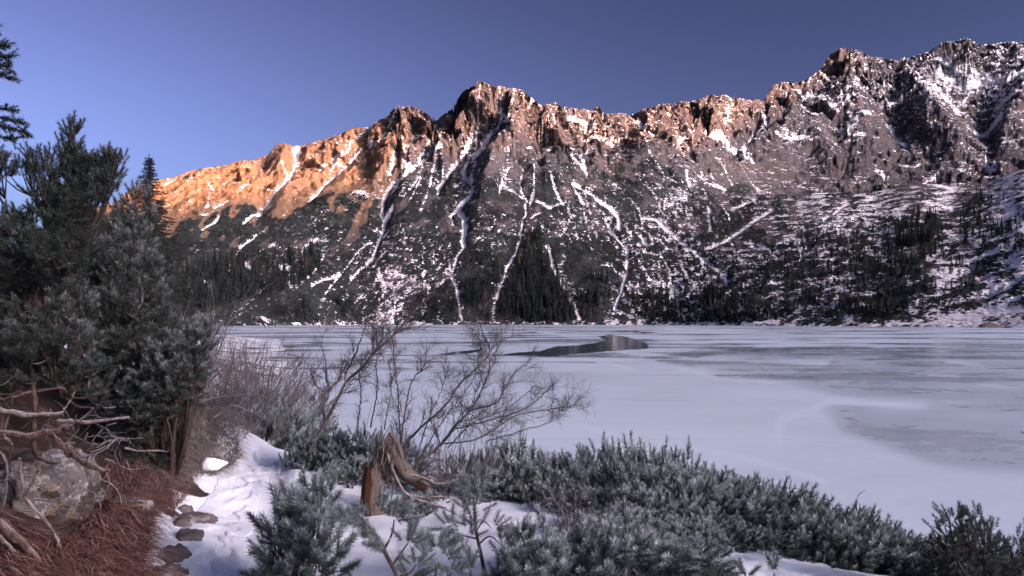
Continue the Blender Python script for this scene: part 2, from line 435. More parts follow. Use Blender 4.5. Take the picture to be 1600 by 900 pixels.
# ---- ground cover (SP runs along the fall lines that fan out from the summits)
Kp = smooth1(np.interp(U, [-200,200,450,600,700,780,900,1000,1110,1420,1600], [-.8,-.8,-.65,-.42,-.2,0,.33,.48,.45,-.35,-.5]), 25)
SP = UU - Kp[None] * (VV - 300)
vb = np.interp(U, [-200,140,300,430,600,700,760,830,900,1000,1100,1200,1250,1320,1400,1480,1600,1800],
               [420,362,335,318,288,268,285,262,250,252,280,293,300,298,288,288,292,280])
band = VV - vb[None] + 26 * fbm(GX / 90, GY / 90, 4, 131) + 10 * fbm(GX / 20, GY / 20, 3, 137)
scrub = sstep(-10, 14, band)
upz = sstep(150, 10, band + 40 * fbm(GX / 150, GY / 150, 3, 143))
scrub *= 1 - (.55 + .35 * upz) * sstep(.08, .42, fbm(SP / 30, VV / 34, 4, 141) + .16 * upz - .04)
scrub *= 1 - .6 * sstep(.2, .5, fbm(GX / 15, GY / 15, 3, 147))
scrub = np.clip(scrub - tan * .95 - gul * .9, 0, 1)
grass = sstep(660, 560, UU + 40 * fbm(GX / 60, GY / 60, 3, 151)) * (1 - sstep(.55, .95, hr) * .45 * (UU > 400)) * (1 - scrub)
grass = np.clip(grass * np.where(band > 0, sstep(90, 10, band), 1) + .15 * tan, 0, 1)
clump = fbm(SP / 80, VV / 95, 3, 161)
speck = fbm(GX / 17, GY / 17, 4, 167, .65) * np.maximum(1 - sstep(.5, .3, hr), sstep(1090, 1230, UU)) + (1 - sstep(1090, 1230, UU)) * 1.15 * fbm((SP + .2 * wx) / 7, VV / 9, 4, 169, .68) * sstep(.5, .3, hr)
def blur(a, r):
    for ax in (0, 1):
        q = np.cumsum(np.pad(a, [(r + 1, r) if i == ax else (0, 0) for i in (0, 1)], 'edge'), axis=ax)
        n = a.shape[ax]
        a = (np.take(q, np.arange(2 * r + 1, 2 * r + 1 + n), ax) - np.take(q, np.arange(n), ax)) / (2 * r + 1)
    return a
ledge = sstep(-.02, .2, nz - blur(nz, 14) + .05 * speck) * sstep(.5, .75, nz)
hi = np.maximum(sstep(.42, .75, hr + .1 * clump), wall)
snow_hi = np.clip(.06 + .6 * ledge + .36 * clump + .22 * speck, 0, .9) * hi
snow_hi = np.clip(snow_hi * (1 + .9 * sstep(1370, 1470, UU) * sstep(225, 175, VV)) + .12 * wall, 0, .95)
snow_hi *= 1 - .25 * sstep(1200, 1330, UU) * sstep(150, 200, VV) * (1 - gul)
snow_hi *= np.interp(U, [400,700,850,1000,1250], [.7,.68,1.0,1.0,.95])[None] * (1 - .3 * grass)
# lower ground: flecks between the dwarf pines, dense to the right of the chute
dens = np.interp(U, [-200,250,420,600,700,900,1000,1250,1400,1500,1600,1800], [.06,.16,.3,.31,.29,.29,.34,.35,.34,.42,.50,.50])[None]
low_fade = np.interp(U, [-200,450,600,1100,1300,1800], [.3,.5,.9,.95,1.1,1.1])[None]
snow_lo = np.clip(dens + .5 * clump + .95 * speck, 0, .8) * low_fade * (1 - hi)
chn = 1 - np.abs(noise2((SP + .5 * wx) / 46, VV / 150, 181)) * 2.6
chn = np.maximum(chn, .9 - np.abs(noise2((SP + .5 * wx) / 21 + 40, VV / 70, 187)) * 2.6)
chute = sstep(.72, .97, chn) * sstep(-.3, .15, fbm(GX / 160, GY / 160, 3, 191)) * np.interp(U, [-200, 300, 500, 700, 1250, 1350], [.35, .5, .7, .8, .7, .3])[None]
snow_lo *= 1 - .8 * wr * sstep(40, 160, GY - C[0][0][None])
cnt = sstep(360, 400, VV) * sstep(150, 90, np.abs(UU - 830) + 0 * VV) * .3
snow_lo = np.clip(snow_lo - cnt * (1 - gul), 0, 1)
shore = sstep(14, 3, GY - Y0[None]) * (.42 + .9 * fbm(GX / 9, GY / 5, 3, 195)) * sstep(250, 420, UU)
snow = np.clip(np.maximum(np.maximum(np.maximum(shore, gul * 1.15) * (.98 + .35 * speck), chute * (.85 + .7 * speck) * (1 - cnt * 2)), np.maximum(snow_hi, snow_lo)), 0, 1)
# low dwarf pine relief
GZ = GZ + scrub * (1 - snow) * (2.4 * np.abs(fbm(GX / 6, GY / 6, 2, 171)) + .8) * edge

b = NB("mountain_cover")
pos = b.pos()
sn, sc, gr = b.attr("snow"), b.attr("scrub"), b.attr("grass")
n1 = b.noise(b.mapping(pos, (1, .5, .5)), .21, 5, .62); n2 = b.noise(pos, .03, 4, .6); n3 = b.noise(pos, .42, 3, .6)
flat = b.mapping(pos, (1, 1, 2.4)); n4 = b.noise(flat, .09, 5, .65)
rock = b.mix(n2, (.060, .061, .065), (.145, .134, .134))
rock = b.mix(b.ramp(n4, .38, .62), b.mix(.6, rock, (.04, .036, .036)), rock)
rock = b.mix(b.ramp(b.voro(b.mapping(pos, (1, 1, .5)), .11, 'DISTANCE_TO_EDGE'), 0, .09, .55, 0), rock, (.02, .018, .018))
red = b.ramp(n2, .5, .7); rock = b.mix(b.math('MULTIPLY', red, .2), rock, (.20, .115, .09))
gcol = b.mix(n1, (.17, .10, .055), (.30, .185, .11))
base = b.mix(gr, rock, gcol)
scol = b.mix(b.ramp(n1, .35, .68), (.010, .0135, .0135), (.030, .034, .031))
scol = b.mix(b.ramp(n2, .45, .65), scol, b.mix(.5, scol, (.04, .055, .055)))
scm = b.ramp(b.math('ADD', sc, b.math('MULTIPLY', b.math('SUBTRACT', n1, .5), 1.3)), .38, .62)
base = b.mix(scm, base, scol)
sx = b.math('ADD', sn, b.math('MULTIPLY', b.math('SUBTRACT', b.math('ADD', b.math('MULTIPLY', n1, .6), b.math('MULTIPLY', n4, .4)), .5), 1.7))
sx = b.math('ADD', sx, b.math('MULTIPLY', b.math('SUBTRACT', n3, .5), b.ramp(sc, 0, .6, .9, 1.7)))
n5 = b.noise(b.mapping(pos, (1, 1, 5.5)), .055, 5, .62, .8)
sx = b.math('ADD', sx, b.math('MULTIPLY', b.math('SUBTRACT', n5, .5), b.ramp(sc, 0, .5, 2.1, .3)))
smask = b.ramp(sx, .5, .68)
base = b.mix(smask, base, (.80, .80, .82))
hgt = b.math('ADD', b.math('MULTIPLY', n1, 1.0), b.math('MULTIPLY', n3, .5))
M_MOUNT = b.done(base, .9, b.bump(hgt, .9, 4.0), .1)
Vm = np.stack([GX, GY, GZ], -1).reshape(-1, 3)
me = np_mesh("mountain", Vm, grid_faces(NR, NC), [M_MOUNT], {"snow": snow.ravel(), "scrub": scrub.ravel(), "grass": grass.ravel()}, smooth=False)
tag(link("mountain", me), "craggy snow-streaked mountain ridge across the frozen lake", kind="structure")
del Vm

# ---- the range behind the camera, across the valley: unseen, outline shaped to shade the lake and leave the crest in sunlight
sv = [-5000,-2500,-600,100,468,568,750,925,1100,1260,1600,2220,2500,2794,3300,4200,6000]
zt = [60,90,100,110,120,155,218,270,294,320,435,690,960,1100,1100,950,500]
al = [300,300,300,600,990,929,790,648,550,461,500,576,470,366,300,300,300]
B0 = 6000.0
ss = np.linspace(-5000, 6000, 360)
hh = np.interp(ss, sv, zt) + (np.interp(ss, sv, al) + B0) * math.tan(SUN_EL)
hh = hh + 18 * fbm(ss / 260, ss * 0, 4, 201)
pr = np.array([D_H[1], -D_H[0]])
depth = np.array([-900, -500, -200, -60, 0, 60, 220, 600, 1100.])
hmul = np.array([-.02, .45, .8, .95, 1.0, .95, .72, .3, -.02])
BX = np.empty((len(depth), len(ss))); BY = BX.copy(); BZ = BX.copy()
for i, (dd, hm) in enumerate(zip(depth, hmul)):
    q = -D_H[None] * (B0 - dd) + pr[None] * ss[:, None]
    BX[i], BY[i] = q[:, 0], q[:, 1]
    BZ[i] = hh * hm + (0 if dd == 0 else 1) * 25 * fbm(q[:, 0] / 200, q[:, 1] / 200, 3, 207)
att = {"snow": np.clip(.25 + .3 * fbm(BX / 200, BY / 200, 3, 3).ravel(), 0, 1), "scrub": sstep(.6, .3, np.repeat(hmul, len(ss))), "grass": np.full(BX.size, .3)}
me = np_mesh("mountain", np.stack([BX, BY, BZ], -1).reshape(-1, 3), grid_faces(len(depth), len(ss)), [M_MOUNT], att, smooth=True)
tag(link("mountain", me), "unseen opposite mountain range, outline shaped to shade the lake", kind="structure")
me = np_mesh("valley_floor", [(-14000,-14000,-9),(14000,-14000,-9),(14000,14000,-9),(-14000,14000,-9)], np.array([[0,1,2,3]]), [M_MOUNT])
tag(link("valley_floor", me), "valley floor under the lake and forest", kind="structure")
print("mountain", time.time() - T0)
# ================================================================== FROZEN LAKE
lu = np.linspace(-250, 1850, 420)
lv = np.concatenate([np.linspace(504.2, 530, 70), np.linspace(530.7, 640, 110), np.linspace(642, 1000, 60)])
LU, LV = np.meshgrid(lu, lv)
LY = CZ * F / (LV - HV); LX = LY * (LU - CU) / F
ju = LU + 15 * fbm(LX / 7, LY / 7, 5, 301, .6); jv = LV + 5 * fbm(LX / 7, LY / 7, 5, 305, .6) * np.clip((LV - HV) / 90, .2, 1)
def softpoly(pts, soft):
    ins = in_poly(ju, jv, pts)
    d = poly_dist(ju, jv, list(pts) + [pts[0]])
    return sstep(-soft, soft, np.where(ins, d, -d))
dark = .36 * softpoly([(1288,644),(1320,632),(1380,640),(1440,634),(1500,626),(1900,600),(1900,760),(1500,735),(1430,716),(1360,690),(1318,672)], 14)
dark = np.maximum(dark, .30 * softpoly([(1085,566),(1250,552),(1900,548),(1900,626),(1440,634),(1330,622),(1240,600),(1120,590)], 10))
#dark = np.maximum(dark, .35 * softpoly([(990,600),(1180,640),(1210,690),(1100,690),(960,640)], 22))
dark = np.maximum(dark, .4 * softpoly([(1010,560),(1080,548),(1500,535),(1900,540),(1900,545),(1300,560),(1080,575)], 5))
br = np.zeros_like(LU)
for wd, st, pts in [(5,.8,[(1210,690),(1225,655),(1300,628),(1440,632)]),(2.2,.8,[(940,568),(965,570),(990,577)]),(2,.7,[(1050,572),(1120,592),(1220,600)]),(2,.9,[(960,548),(1080,560),(1290,567)]),
                    (2.5,.6,[(905,665),(1000,690),(1150,712),(1290,752)]),(1.6,.6,[(1020,530),(1200,535),(1480,549)]),(1.5,.7,[(1480,565),(1530,570),(1540,575)]),(2,.6,[(1080,580),(1150,583),(1240,580)]),
                    (1.2,.7,[(1460,586),(1500,588)]),(1.2,.6,[(1530,602),(1570,605)]),(1.6,.6,[(1180,543),(1350,540),(1600,546)])]:
    br = np.maximum(br, .42 * st * np.exp(-(poly_dist(ju, jv, pts) / (wd * (1.2 + .8 * fbm(LX / 6, LY / 6, 3, 341)))) ** 2))
b = NB("lake_ice")
pos = b.pos()
st = b.mapping(pos, (.35, 1.0, 1)); nA = b.noise(st, .055, 5, .6, .6); nB = b.noise(b.mapping(pos, (.3, 1, 1)), .22, 4, .6, .4)
nC = b.noise(pos, .9, 4, .7); nD = b.noise(pos, 6, 3, .7)
dk, bt = b.attr("dark_ice"), b.attr("drift")
camd = b.n("ShaderNodeSeparateXYZ"); b.l(pos, camd.inputs[0])
far = b.ramp(camd.outputs[1], 14, 95)                                     # windblown streaks lie out in the middle of the lake
strk = b.math('MULTIPLY', b.ramp(nA, .46, .60), b.math('MULTIPLY', far, .62))
strk = b.math('ADD', strk, b.math('MULTIPLY', b.ramp(nB, .5, .68), b.math('MULTIPLY', far, .3)))
cov = b.math('SUBTRACT', b.math('ADD', .78, b.math('MULTIPLY', b.math('SUBTRACT', nA, .5), .55)), b.math('ADD', strk, dk))
cov = b.math('ADD', cov, bt)
cov = b.math('ADD', cov, b.math('MULTIPLY', b.math('SUBTRACT', b.math('ADD', nC, b.math('MULTIPLY', nD, .5)), .75), .22))
cov = b.ramp(b.math('ADD', cov, b.math('MULTIPLY', b.math('SUBTRACT', b.noise(b.mapping(pos, (.6, 1, 1)), .11, 5, .65, .5), .5), .9)), -.15, 1.0)
crk = b.math('MULTIPLY', b.ramp(b.voro(b.n('ShaderNodeVectorMath', operation='ADD').outputs[0] if False else b.mapping(pos, (.6, 1, 1)), .07, 'DISTANCE_TO_EDGE'), 0, .006, .28, 0), b.ramp(nA, .4, .6))
cov = b.math('SUBTRACT', cov, crk)
col = b.mix(cov, (.19, .265, .325), (.575, .72, .815))
rgh = b.ramp(cov, 0, .9, .12, .42)
M_ICE = b.done(col, rgh, b.bump(b.math('ADD', nC, nD), .12, .02), .5)
me = np_mesh("lake_ice", np.stack([LX, LY, LX * 0], -1).reshape(-1, 3), grid_faces(len(lv), len(lu)), [M_ICE], {"dark_ice": dark.ravel(), "drift": br.ravel()}, smooth=True)
tag(link("lake_ice", me), "frozen lake surface dusted with windblown snow", kind="structure")
# open water
def water_patch(pts):
    # resample the outline with small irregularities; a real sheet 4 mm above the ice
    pp = []
    n = len(pts)
    for i in range(n):
        a = np.array(pts[i]); c = np.array(pts[(i + 1) % n])
        m = max(2, int(np.hypot(*(c - a)) / 3))
        for t in np.arange(m) / m:
            q = a + (c - a) * t
            pp.append(q)
    pp = np.array(pp)
    Yq = CZ * F / (pp[:, 1] + .9 * fbm(pp[:, 0] / 11, pp[:, 1] / 2, 4, 331) - HV)
    Xq = Yq * (pp[:, 0] + 4 * fbm(pp[:, 0] / 8, pp[:, 1] / 2 + 5, 3, 333) - CU) / F
    return np.stack([Xq, Yq, Xq * 0 + .006], -1)
b = NB("dark_water")
pos = b.pos()
wn = b.noise(b.mapping(pos, (.5, 1, 1)), 1.2, 3)
M_WATER = b.done((.045, .065, .09), .10, b.bump(wn, .05, .01), .5)
import bmesh
for pts, lab in [([(763,556.5),(800,552),(846,548),(870,541),(900,540),(927,536.5),(948,532),(934,526),(953,522.7),(975,525.5),(988,528.6),(1009,536),(1013,541),(1011,545),(985,546.5),(959,548.5),(925,551),(887,554.5),(860,557.5),(835,555.5),(800,555.5)],
                  "dark patch of open water in the middle of the ice"),
                 ([(686,554),(709,549.5),(730,548),(757,545),(748,550),(727,553),(705,555)], "thin dark sliver of open water beside the larger patch"),
                 ([(935,518.9),(960,517.4),(982,516.4),(1005,518),(1030,519.7),(1006,521),(985,519.5),(960,518.8)], "narrow dark lead of open water toward the far shore")]:
    q = water_patch(pts)
    bm = bmesh.new()
    vs = [bm.verts.new(p) for p in q]
    fc = bm.faces.new(vs)
    bmesh.ops.triangulate(bm, faces=[fc])
    me = bpy.data.meshes.new("open_water"); bm.to_mesh(me); bm.free()
    me.materials.append(M_WATER)
    o = tag(link("open_water", me), lab, kind="structure")
print("lake", time.time() - T0)
# ================================================================== FOREST ON THE FAR SHORE
b = NB("spruce_far")
pos = b.pos()
oi = b.n("ShaderNodeObjectInfo").outputs["Random"]
tv = b.attr("tone")
n1 = b.noise(pos, .6, 3, .7)
tt = b.math('FRACT', b.math('ADD', b.math('MULTIPLY', oi, 7.0), tv))
c = b.mix(tt, (.011, .015, .014), (.028, .036, .033))
c = b.mix(b.ramp(tt, .86, .95), c, (.075, .06, .05))
c = b.mix(b.math('MULTIPLY', b.ramp(n1, .55, .75), .3), c, (.2, .21, .23))
M_SPF = b.done(c, .9, None, .05)
def far_spruce(seed, slim, ragged):
    r = np.random.default_rng(seed)
    V, Fc = [], []
    def cone(z0, z1, rad, k):
        i0 = len(V)
        for q in range(k):
            a = 2 * PI * q / k + r.random(); V.append((rad * math.cos(a), rad * math.sin(a), z0))
        V.append((0, 0, z1))
        for q in range(k): Fc.append((i0 + q, i0 + (q + 1) % k, i0 + k))
    cone(0, 1.0, .022, 4)
    n = 46
    for q in range(n):
        t = .06 + .92 * (q / n) ** .9
        L = slim * (1 - t) ** .85 * r.uniform(1 - ragged, 1.15) + .014
        a = q * 2.4 + r.uniform(-.5, .5)
        z = t + r.uniform(-.01, .01)
        ca, sa = math.cos(a), math.sin(a)
        wd = L * .42
        dz = -L * r.uniform(.35, .75)
        i0 = len(V)
        V.extend([(0, 0, z + .035), (ca * L * .6 - sa * wd, sa * L * .6 + ca * wd, z + dz * .55), (ca * L * .6 + sa * wd, sa * L * .6 - ca * wd, z + dz * .55), (ca * L, sa * L, z + dz)])
        Fc.append((i0, i0 + 1, i0 + 2)); Fc.append((i0 + 1, i0 + 3, i0 + 2))
    return np.array(V), np.array(Fc)
SPV = [far_spruce(900 + i, sl, rg) for i, (sl, rg) in enumerate([(.16, .35), (.20, .45), (.14, .3), (.23, .5), (.17, .6)])]
SPM = [np_mesh("spruce", v, f, [M_SPF], {"tone": np.zeros(len(v))}) for v, f in SPV]
FOR = [  # polygon in the photo, trees, height m
 ([(262,445),(300,425),(345,412),(400,405),(450,395),(505,392),(500,425),(470,450),(430,462),(380,478),(340,490),(250,500)], 430, 15),
 ([(430,485),(470,478),(520,470),(560,480),(640,480),(700,495),(700,506),(430,506)], 90, 11),
 ([(640,470),(680,440),(705,452),(720,500),(650,506)], 70, 14),
 ([(725,440),(760,400),(785,405),(778,450),(765,500),(728,504)], 130, 15),
 ([(836,362),(858,392),(872,432),(890,470),(900,505),(782,505),(792,455),(812,400)], 330, 16),
 ([(815,385),(836,350),(850,380)], 22, 12),
 ([(890,440),(930,430),(950,440),(955,500),(915,505),(900,470)], 60, 13),
 ([(985,470),(1040,450),(1060,480),(1075,506),(985,506)], 80, 14),
 ([(1075,465),(1110,450),(1150,455),(1180,470),(1180,503),(1080,506)], 110, 14),
 ([(1180,395),(1250,372),(1330,365),(1400,352),(1470,350),(1480,400),(1420,440),(1330,430),(1250,440),(1190,440)], 360, 10),
 ([(1395,350),(1435,335),(1465,345),(1455,385),(1400,390)], 90, 13),
 ([(1495,310),(1530,300),(1570,315),(1600,330),(1610,400),(1560,400),(1500,380)], 90, 12),
 ([(1180,440),(1420,440),(1500,410),(1540,430),(1480,480),(1400,500),(1180,500)], 190, 9),
 ([(1180,470),(1260,465),(1420,480),(1450,500),(1180,506)], 90, 10),
 ([(560,400),(640,380),(700,400),(690,440),(560,440)], 40, 8),
 ([(950,390),(1120,400),(1180,440),(960,440)], 60, 9)]
sur = np.minimum.accumulate(VV, axis=0)
trees = []
rf = np.random.default_rng(77)
gdens = gul
for pts, n, hgt in FOR:
    xs = [p[0] for p in pts]; ys = [p[1] for p in pts]
    k = 0; tries = 0
    while k < n and tries < n * 12:
        tries += 1
        u = rf.uniform(min(xs), max(xs)); v = rf.uniform(min(ys), max(ys))
        if not in_poly(np.array(u), np.array(v), pts): continue
        c = int(round((u - U[0]) / (U[1] - U[0])))
        if c < 0 or c >= NC: continue
        r_ = int(np.searchsorted(-sur[:, c], -v))
        if r_ >= NR - 20 or gul[r_, c] > .35: continue
        # clustered stands with openings
        if fbm(np.array(GX[r_, c] / 45), np.array(GY[r_, c] / 45), 2, 411) < -.12 and n < 300: continue
        trees.append((GX[r_, c], GY[r_, c], GZ[r_, c], hgt * rf.uniform(.55, 1.2)))
        k += 1
trees.sort(key=lambda t: -t[3] / t[1])
grp = "spruces of the forest on the far shore"
for i, (x, y, z, h) in enumerate(trees[:300]):
    o = link("spruce", SPM[i % 5], None, (x, y, z - .4))
    o.scale = (h, h, h); o.rotation_euler = (0, 0, rf.uniform(0, 6.28))
    tag(o, "slender dark spruce standing in the forest across the frozen lake", "spruce tree", grp)
VA, FA, TA = [], [], []; off = 0
for i, (x, y, z, h) in enumerate(trees[300:]):
    v, f = SPV[rf.integers(5)]
    a = rf.uniform(0, 6.28)
    R = np.array([[math.cos(a), -math.sin(a), 0], [math.sin(a), math.cos(a), 0], [0, 0, 1]])
    VA.append(v @ R.T * h + (x, y, z - .4)); FA.append(f + off); TA.append(np.full(len(v), rf.random())); off += len(v)
me = np_mesh("spruce_forest", np.concatenate(VA), np.concatenate(FA), [M_SPF], {"tone": np.concatenate(TA)})
tag(link("spruce_forest", me), "rest of the dark spruce forest along the far shore", "forest", kind="stuff")
print("trees", len(trees), time.time() - T0)
# ================================================================== NEAR SHORE: ground
GP = [(0,0,2.3),(0,-6,2.5),(-4,-6,3.2),(5,-4,2.1),(-1.0,2,2.3),(2,2,2.2),(4,1,1.9),
 (-1.95,4.9,2.29),(-1.6,3.6,2.3),(-2.76,7,2.22),(-3.5,10,2.28),(-4.36,12,2.22),(-2.38,8.5,2.2),(-1.64,7.8,2.14),(-1.22,7,2.13),(.18,7,2.12),(.1,6,2.17),(.47,5.4,2.19),
 (1.84,6,2.04),(2.23,5.8,2.04),(2.8,5.8,1.98),(3.85,5.5,1.9),(1.2,7.4,2.0),(-.6,8.4,2.0),(-2.6,10,2.0),
 (-1.5,10,1.5),(.6,9.3,1.5),(2.4,8,1.5),(4,6.9,1.35),(5.2,5.6,1.2),(6,4,1.2),
 (-1.2,12.5,0),(1.5,11.6,-.05),(3.6,10.4,-.1),(5.6,8.6,-.1),(7.4,6.6,-.1),(9,3,-.2),(10,-3,-.2),
 (-3.2,14.5,.3),(-4.6,18,.1),(-6.9,25,.05),(-9.9,32,.05),(-17.6,50,.05),(-31,85,.05),(-50,140,.1),
 (-5.4,14,1.9),(-6.6,18,1.6),(-9,25,1.4),(-12.5,32,1.4),(-21,50,1.5),(-36,85,1.6),
 (-3.75,9.5,2.35),(-4.3,9.5,2.72),(-4.2,8.2,2.65),(-2.86,4.8,2.42),(-3.0,5.5,2.55),(-3.15,4.5,2.48),(-2.45,3.6,2.4),(-3.4,7,2.5),(-4.2,6,2.95),(-5.2,8,3.2),(-6.5,6,3.8),(-6.5,10,3.6),(-9,15,3.4),
 (-14,25,2.4),(-19,33,2.2),(-30,50,2.2),(-40,40,3.4),(-50,85,2.6),(-20,8,5),(-60,20,7),(-80,100,5),
 (3,20,-1.3),(10,15,-1.3),(0,30,-1.2),(0,50,-1.3),(-8,60,-1.2),(16,5,-1.3),(20,40,-1.5),(-10,100,-1.3),(8,10,-.9),(-20,110,-1.2),(14,-5,-1)]
GPa = np.array(GP)
def _phi(r): return np.sqrt(r * r + .5)
_d = np.hypot(GPa[:, None, 0] - GPa[None, :, 0], GPa[:, None, 1] - GPa[None, :, 1])
_w = np.linalg.solve(_phi(_d) - 0 * np.eye(len(GPa)), GPa[:, 2])
TRAIL = [(-1.45,2.4),(-1.78,4.0),(-2.02,4.9),(-2.35,5.8),(-2.72,7),(-3.05,8.4),(-3.5,10),(-4.3,12),(-5.0,13.6)]
def ground_z(x, y, rough=True):
    x = np.asarray(x, float); y = np.asarray(y, float)
    z = np.zeros(np.broadcast(x, y).shape)
    for (a, c, _), ww in zip(GP, _w): z = z + ww * _phi(np.hypot(x - a, y - c))
    if rough:
        tr = sstep(.30, .55, poly_dist(x, y, TRAIL))
        near = sstep(60, 12, y)
        z = z + near * (.02 + .035 * tr) * fbm(x * 1.1, y * 1.1, 3, 511) + near * tr * .016 * fbm(x * 4.2, y * 4.2, 3, 517) - .06 * (1 - tr)
    return z
gx = np.concatenate([np.linspace(-80, -12, 50)[:-1], np.linspace(-12, -6, 50)[:-1], np.linspace(-6, 6, 250)[:-1], np.linspace(6, 18, 40)])
gy = np.concatenate([np.linspace(-8, 2, 30)[:-1], np.linspace(2, 13, 250)[:-1], np.linspace(13, 30, 70)[:-1], np.linspace(30, 150, 50)])
XX, YY = np.meshgrid(gx, gy)
ZZ = ground_z(XX, YY)
gyy, gxx = np.gradient(ZZ, gy, gx)
slope = np.hypot(gxx, gyy)
td = poly_dist(XX, YY, TRAIL)
# which side of the trail: the bank to the left is litter and moss, the rest deep snow
tx = np.interp(YY, [p[1] for p in TRAIL], [p[0] for p in TRAIL])
lbank = sstep(-.34, -.62, XX - tx + .35 * fbm(XX * 1.3, YY * 1.3, 3, 523)) * sstep(16, 12, YY) * sstep(0, 2, YY)
litter = np.clip(lbank * (.55 + .5 * sstep(-2.7, -3.3, XX) + .9 * sstep(.0, .35, fbm(XX * .9, YY * .9, 4, 529) + .25)), 0, 1)
litter = np.maximum(litter, .8 * sstep(13, 17, YY) * sstep(.35, .7, .5 + .6 * fbm(XX * .5, YY * .5, 4, 531)))
tread = sstep(.36, .16, td)
b = NB("snow_ground")
pos = b.pos()
lt, tr = b.attr("litter"), b.attr("tread")
n1 = b.noise(pos, 3.0, 5, .65); n2 = b.noise(pos, 14, 5, .7); n3 = b.noise(pos, 60, 3, .7)
sc_ = b.mix(n1, (.69, .78, .85), (.78, .85, .91))
sc_ = b.mix(b.math('MULTIPLY', tr, b.ramp(n2, .5, .75, 0, .30)), sc_, (.55, .53, .53))
dirt = b.mix(n2, (.012, .009, .008), (.04, .025, .019))
dirt = b.mix(b.ramp(n1, .5, .62), dirt, (.07, .06, .052))
m_ = b.ramp(b.math('ADD', lt, b.math('MULTIPLY', b.math('SUBTRACT', n2, .5), .9)), .42, .6)
col = b.mix(m_, sc_, dirt)
hh_ = b.math('ADD', b.math('MULTIPLY', n1, .8), b.math('ADD', b.math('MULTIPLY', n2, .35), b.math('MULTIPLY', n3, .08)))
M_GND = b.done(col, b.mix(m_, .6, .95) if False else .7, b.bump(hh_, .55, .05), .25)
b.b.inputs["Subsurface Weight"].default_value = 0.0
me = np_mesh("snowy_ground", np.stack([XX, YY, ZZ], -1).reshape(-1, 3), grid_faces(len(gy), len(gx)), [M_GND], {"litter": litter.ravel(), "tread": tread.ravel()}, smooth=True)
tag(link("snowy_ground", me), "snow covered lake shore with a trodden path", kind="structure")
def gnd(x, y): return float(ground_z(np.array(x), np.array(y)))
def on_ground(u, Y):
    x = Y * (u - CU) / F
    return np.array([x, Y, gnd(x, Y)])
# trodden path: a thin sheet of packed snow that follows the ground
tp = []
for (a, c), (d, e) in zip(TRAIL[:-1], TRAIL[1:]):
    for t in np.linspace(0, 1, 34)[:-1]: tp.append((a + (d - a) * t, c + (e - c) * t))
tp = np.array(tp); tt_ = np.gradient(tp, axis=0); tt_ /= np.linalg.norm(tt_, axis=1, keepdims=True)
nn = np.stack([tt_[:, 1], -tt_[:, 0]], -1)
cols = np.linspace(-1, 1, 37)
wl = .25 + .07 * fbm(tp[:, 1] * 1.8, tp[:, 0] * 0, 3, 541)
PX = tp[:, None, 0] + nn[:, None, 0] * cols[None] * wl[:, None]; PY = tp[:, None, 1] + nn[:, None, 1] * cols[None] * wl[:, None]
PZ = ground_z(PX, PY) + .012 * (1 - np.abs(cols[None]) ** 4) - .02 * (np.abs(cols[None]) > .98) + .012 * fbm(PX * 6, PY * 6, 3, 547)
rp = np.random.default_rng(3)
step = 0
for y_ in np.arange(2.6, 13, .31):                                         # boot prints pressed into the trail
    x_ = np.interp(y_, [p[1] for p in TRAIL], [p[0] for p in TRAIL])
    for q in range(3):
        fx, fy, an = x_ + rp.normal() * .09, y_ + rp.uniform(-.15, .15), rp.normal() * .25 + .25
        ex = (PX - fx) * math.cos(an) + (PY - fy) * math.sin(an); ey = -(PX - fx) * math.sin(an) + (PY - fy) * math.cos(an)
        PZ -= .022 * np.exp(-((ex / .05) ** 4 + (ey / .13) ** 4)) - .006 * np.exp(-((ex / .075) ** 2 + (ey / .17) ** 2))
b = NB("packed_snow")
pos = b.pos(); n1 = b.noise(pos, 5, 5, .7); n2 = b.noise(pos, 22, 4, .7)
M_PATH = b.done(b.mix(b.ramp(n2, .52, .74, 0, .35), b.mix(n1, (.67, .75, .82), (.76, .83, .89)), (.5, .48, .47)), .6, b.bump(b.math('ADD', n1, b.math('MULTIPLY', n2, .5)), .6, .04), .3)
me = np_mesh("path", np.stack([PX, PY, PZ], -1).reshape(-1, 3), grid_faces(len(tp), len(cols)), [M_PATH], smooth=True)
tag(link("path", me), "trodden snow footpath winding along the shore", kind="structure")
print("ground", time.time() - T0)
# ================================================================== PLANT TOOLKIT
def bark_mat(name, a, c, frost=.3, scale=30):
    b = NB(name); pos = b.pos()
    st = b.mapping(pos, (1, 1, .35))
    n1 = b.noise(st, scale, 5, .7); n2 = b.noise(pos, scale * .35, 4, .7)
    col = b.mix(b.ramp(n1, .3, .7), a, c)
    g = b.n("ShaderNodeNewGeometry"); sp = b.n("ShaderNodeSeparateXYZ"); b.l(g.outputs["Normal"], sp.inputs[0])
    up = b.ramp(b.math('ADD', sp.outputs[2], b.math('MULTIPLY', b.math('SUBTRACT', n2, .5), 1.2)), .25, .9, 0, frost)
    col = b.mix(up, col, (.62, .63, .67))                                     # rime that settled on upward faces
    return b.done(col, .9, b.bump(b.math('ADD', n1, n2), 1.0, .02), .15)
M_BARK = bark_mat("pine_bark", (.018, .014, .012), (.06, .045, .038), .25)
M_REDB = bark_mat("red_bark", (.022, .015, .013), (.095, .060, .050), .16)
M_GREYW = bark_mat("grey_wood", (.05, .043, .041), (.17, .147, .137), .3)
M_TWIG = bark_mat("willow_bark", (.030, .027, .028), (.085, .076, .078), .35)
M_TWIGF = bark_mat("rimed_twigs", (.036, .036, .039), (.105, .101, .108), .38)
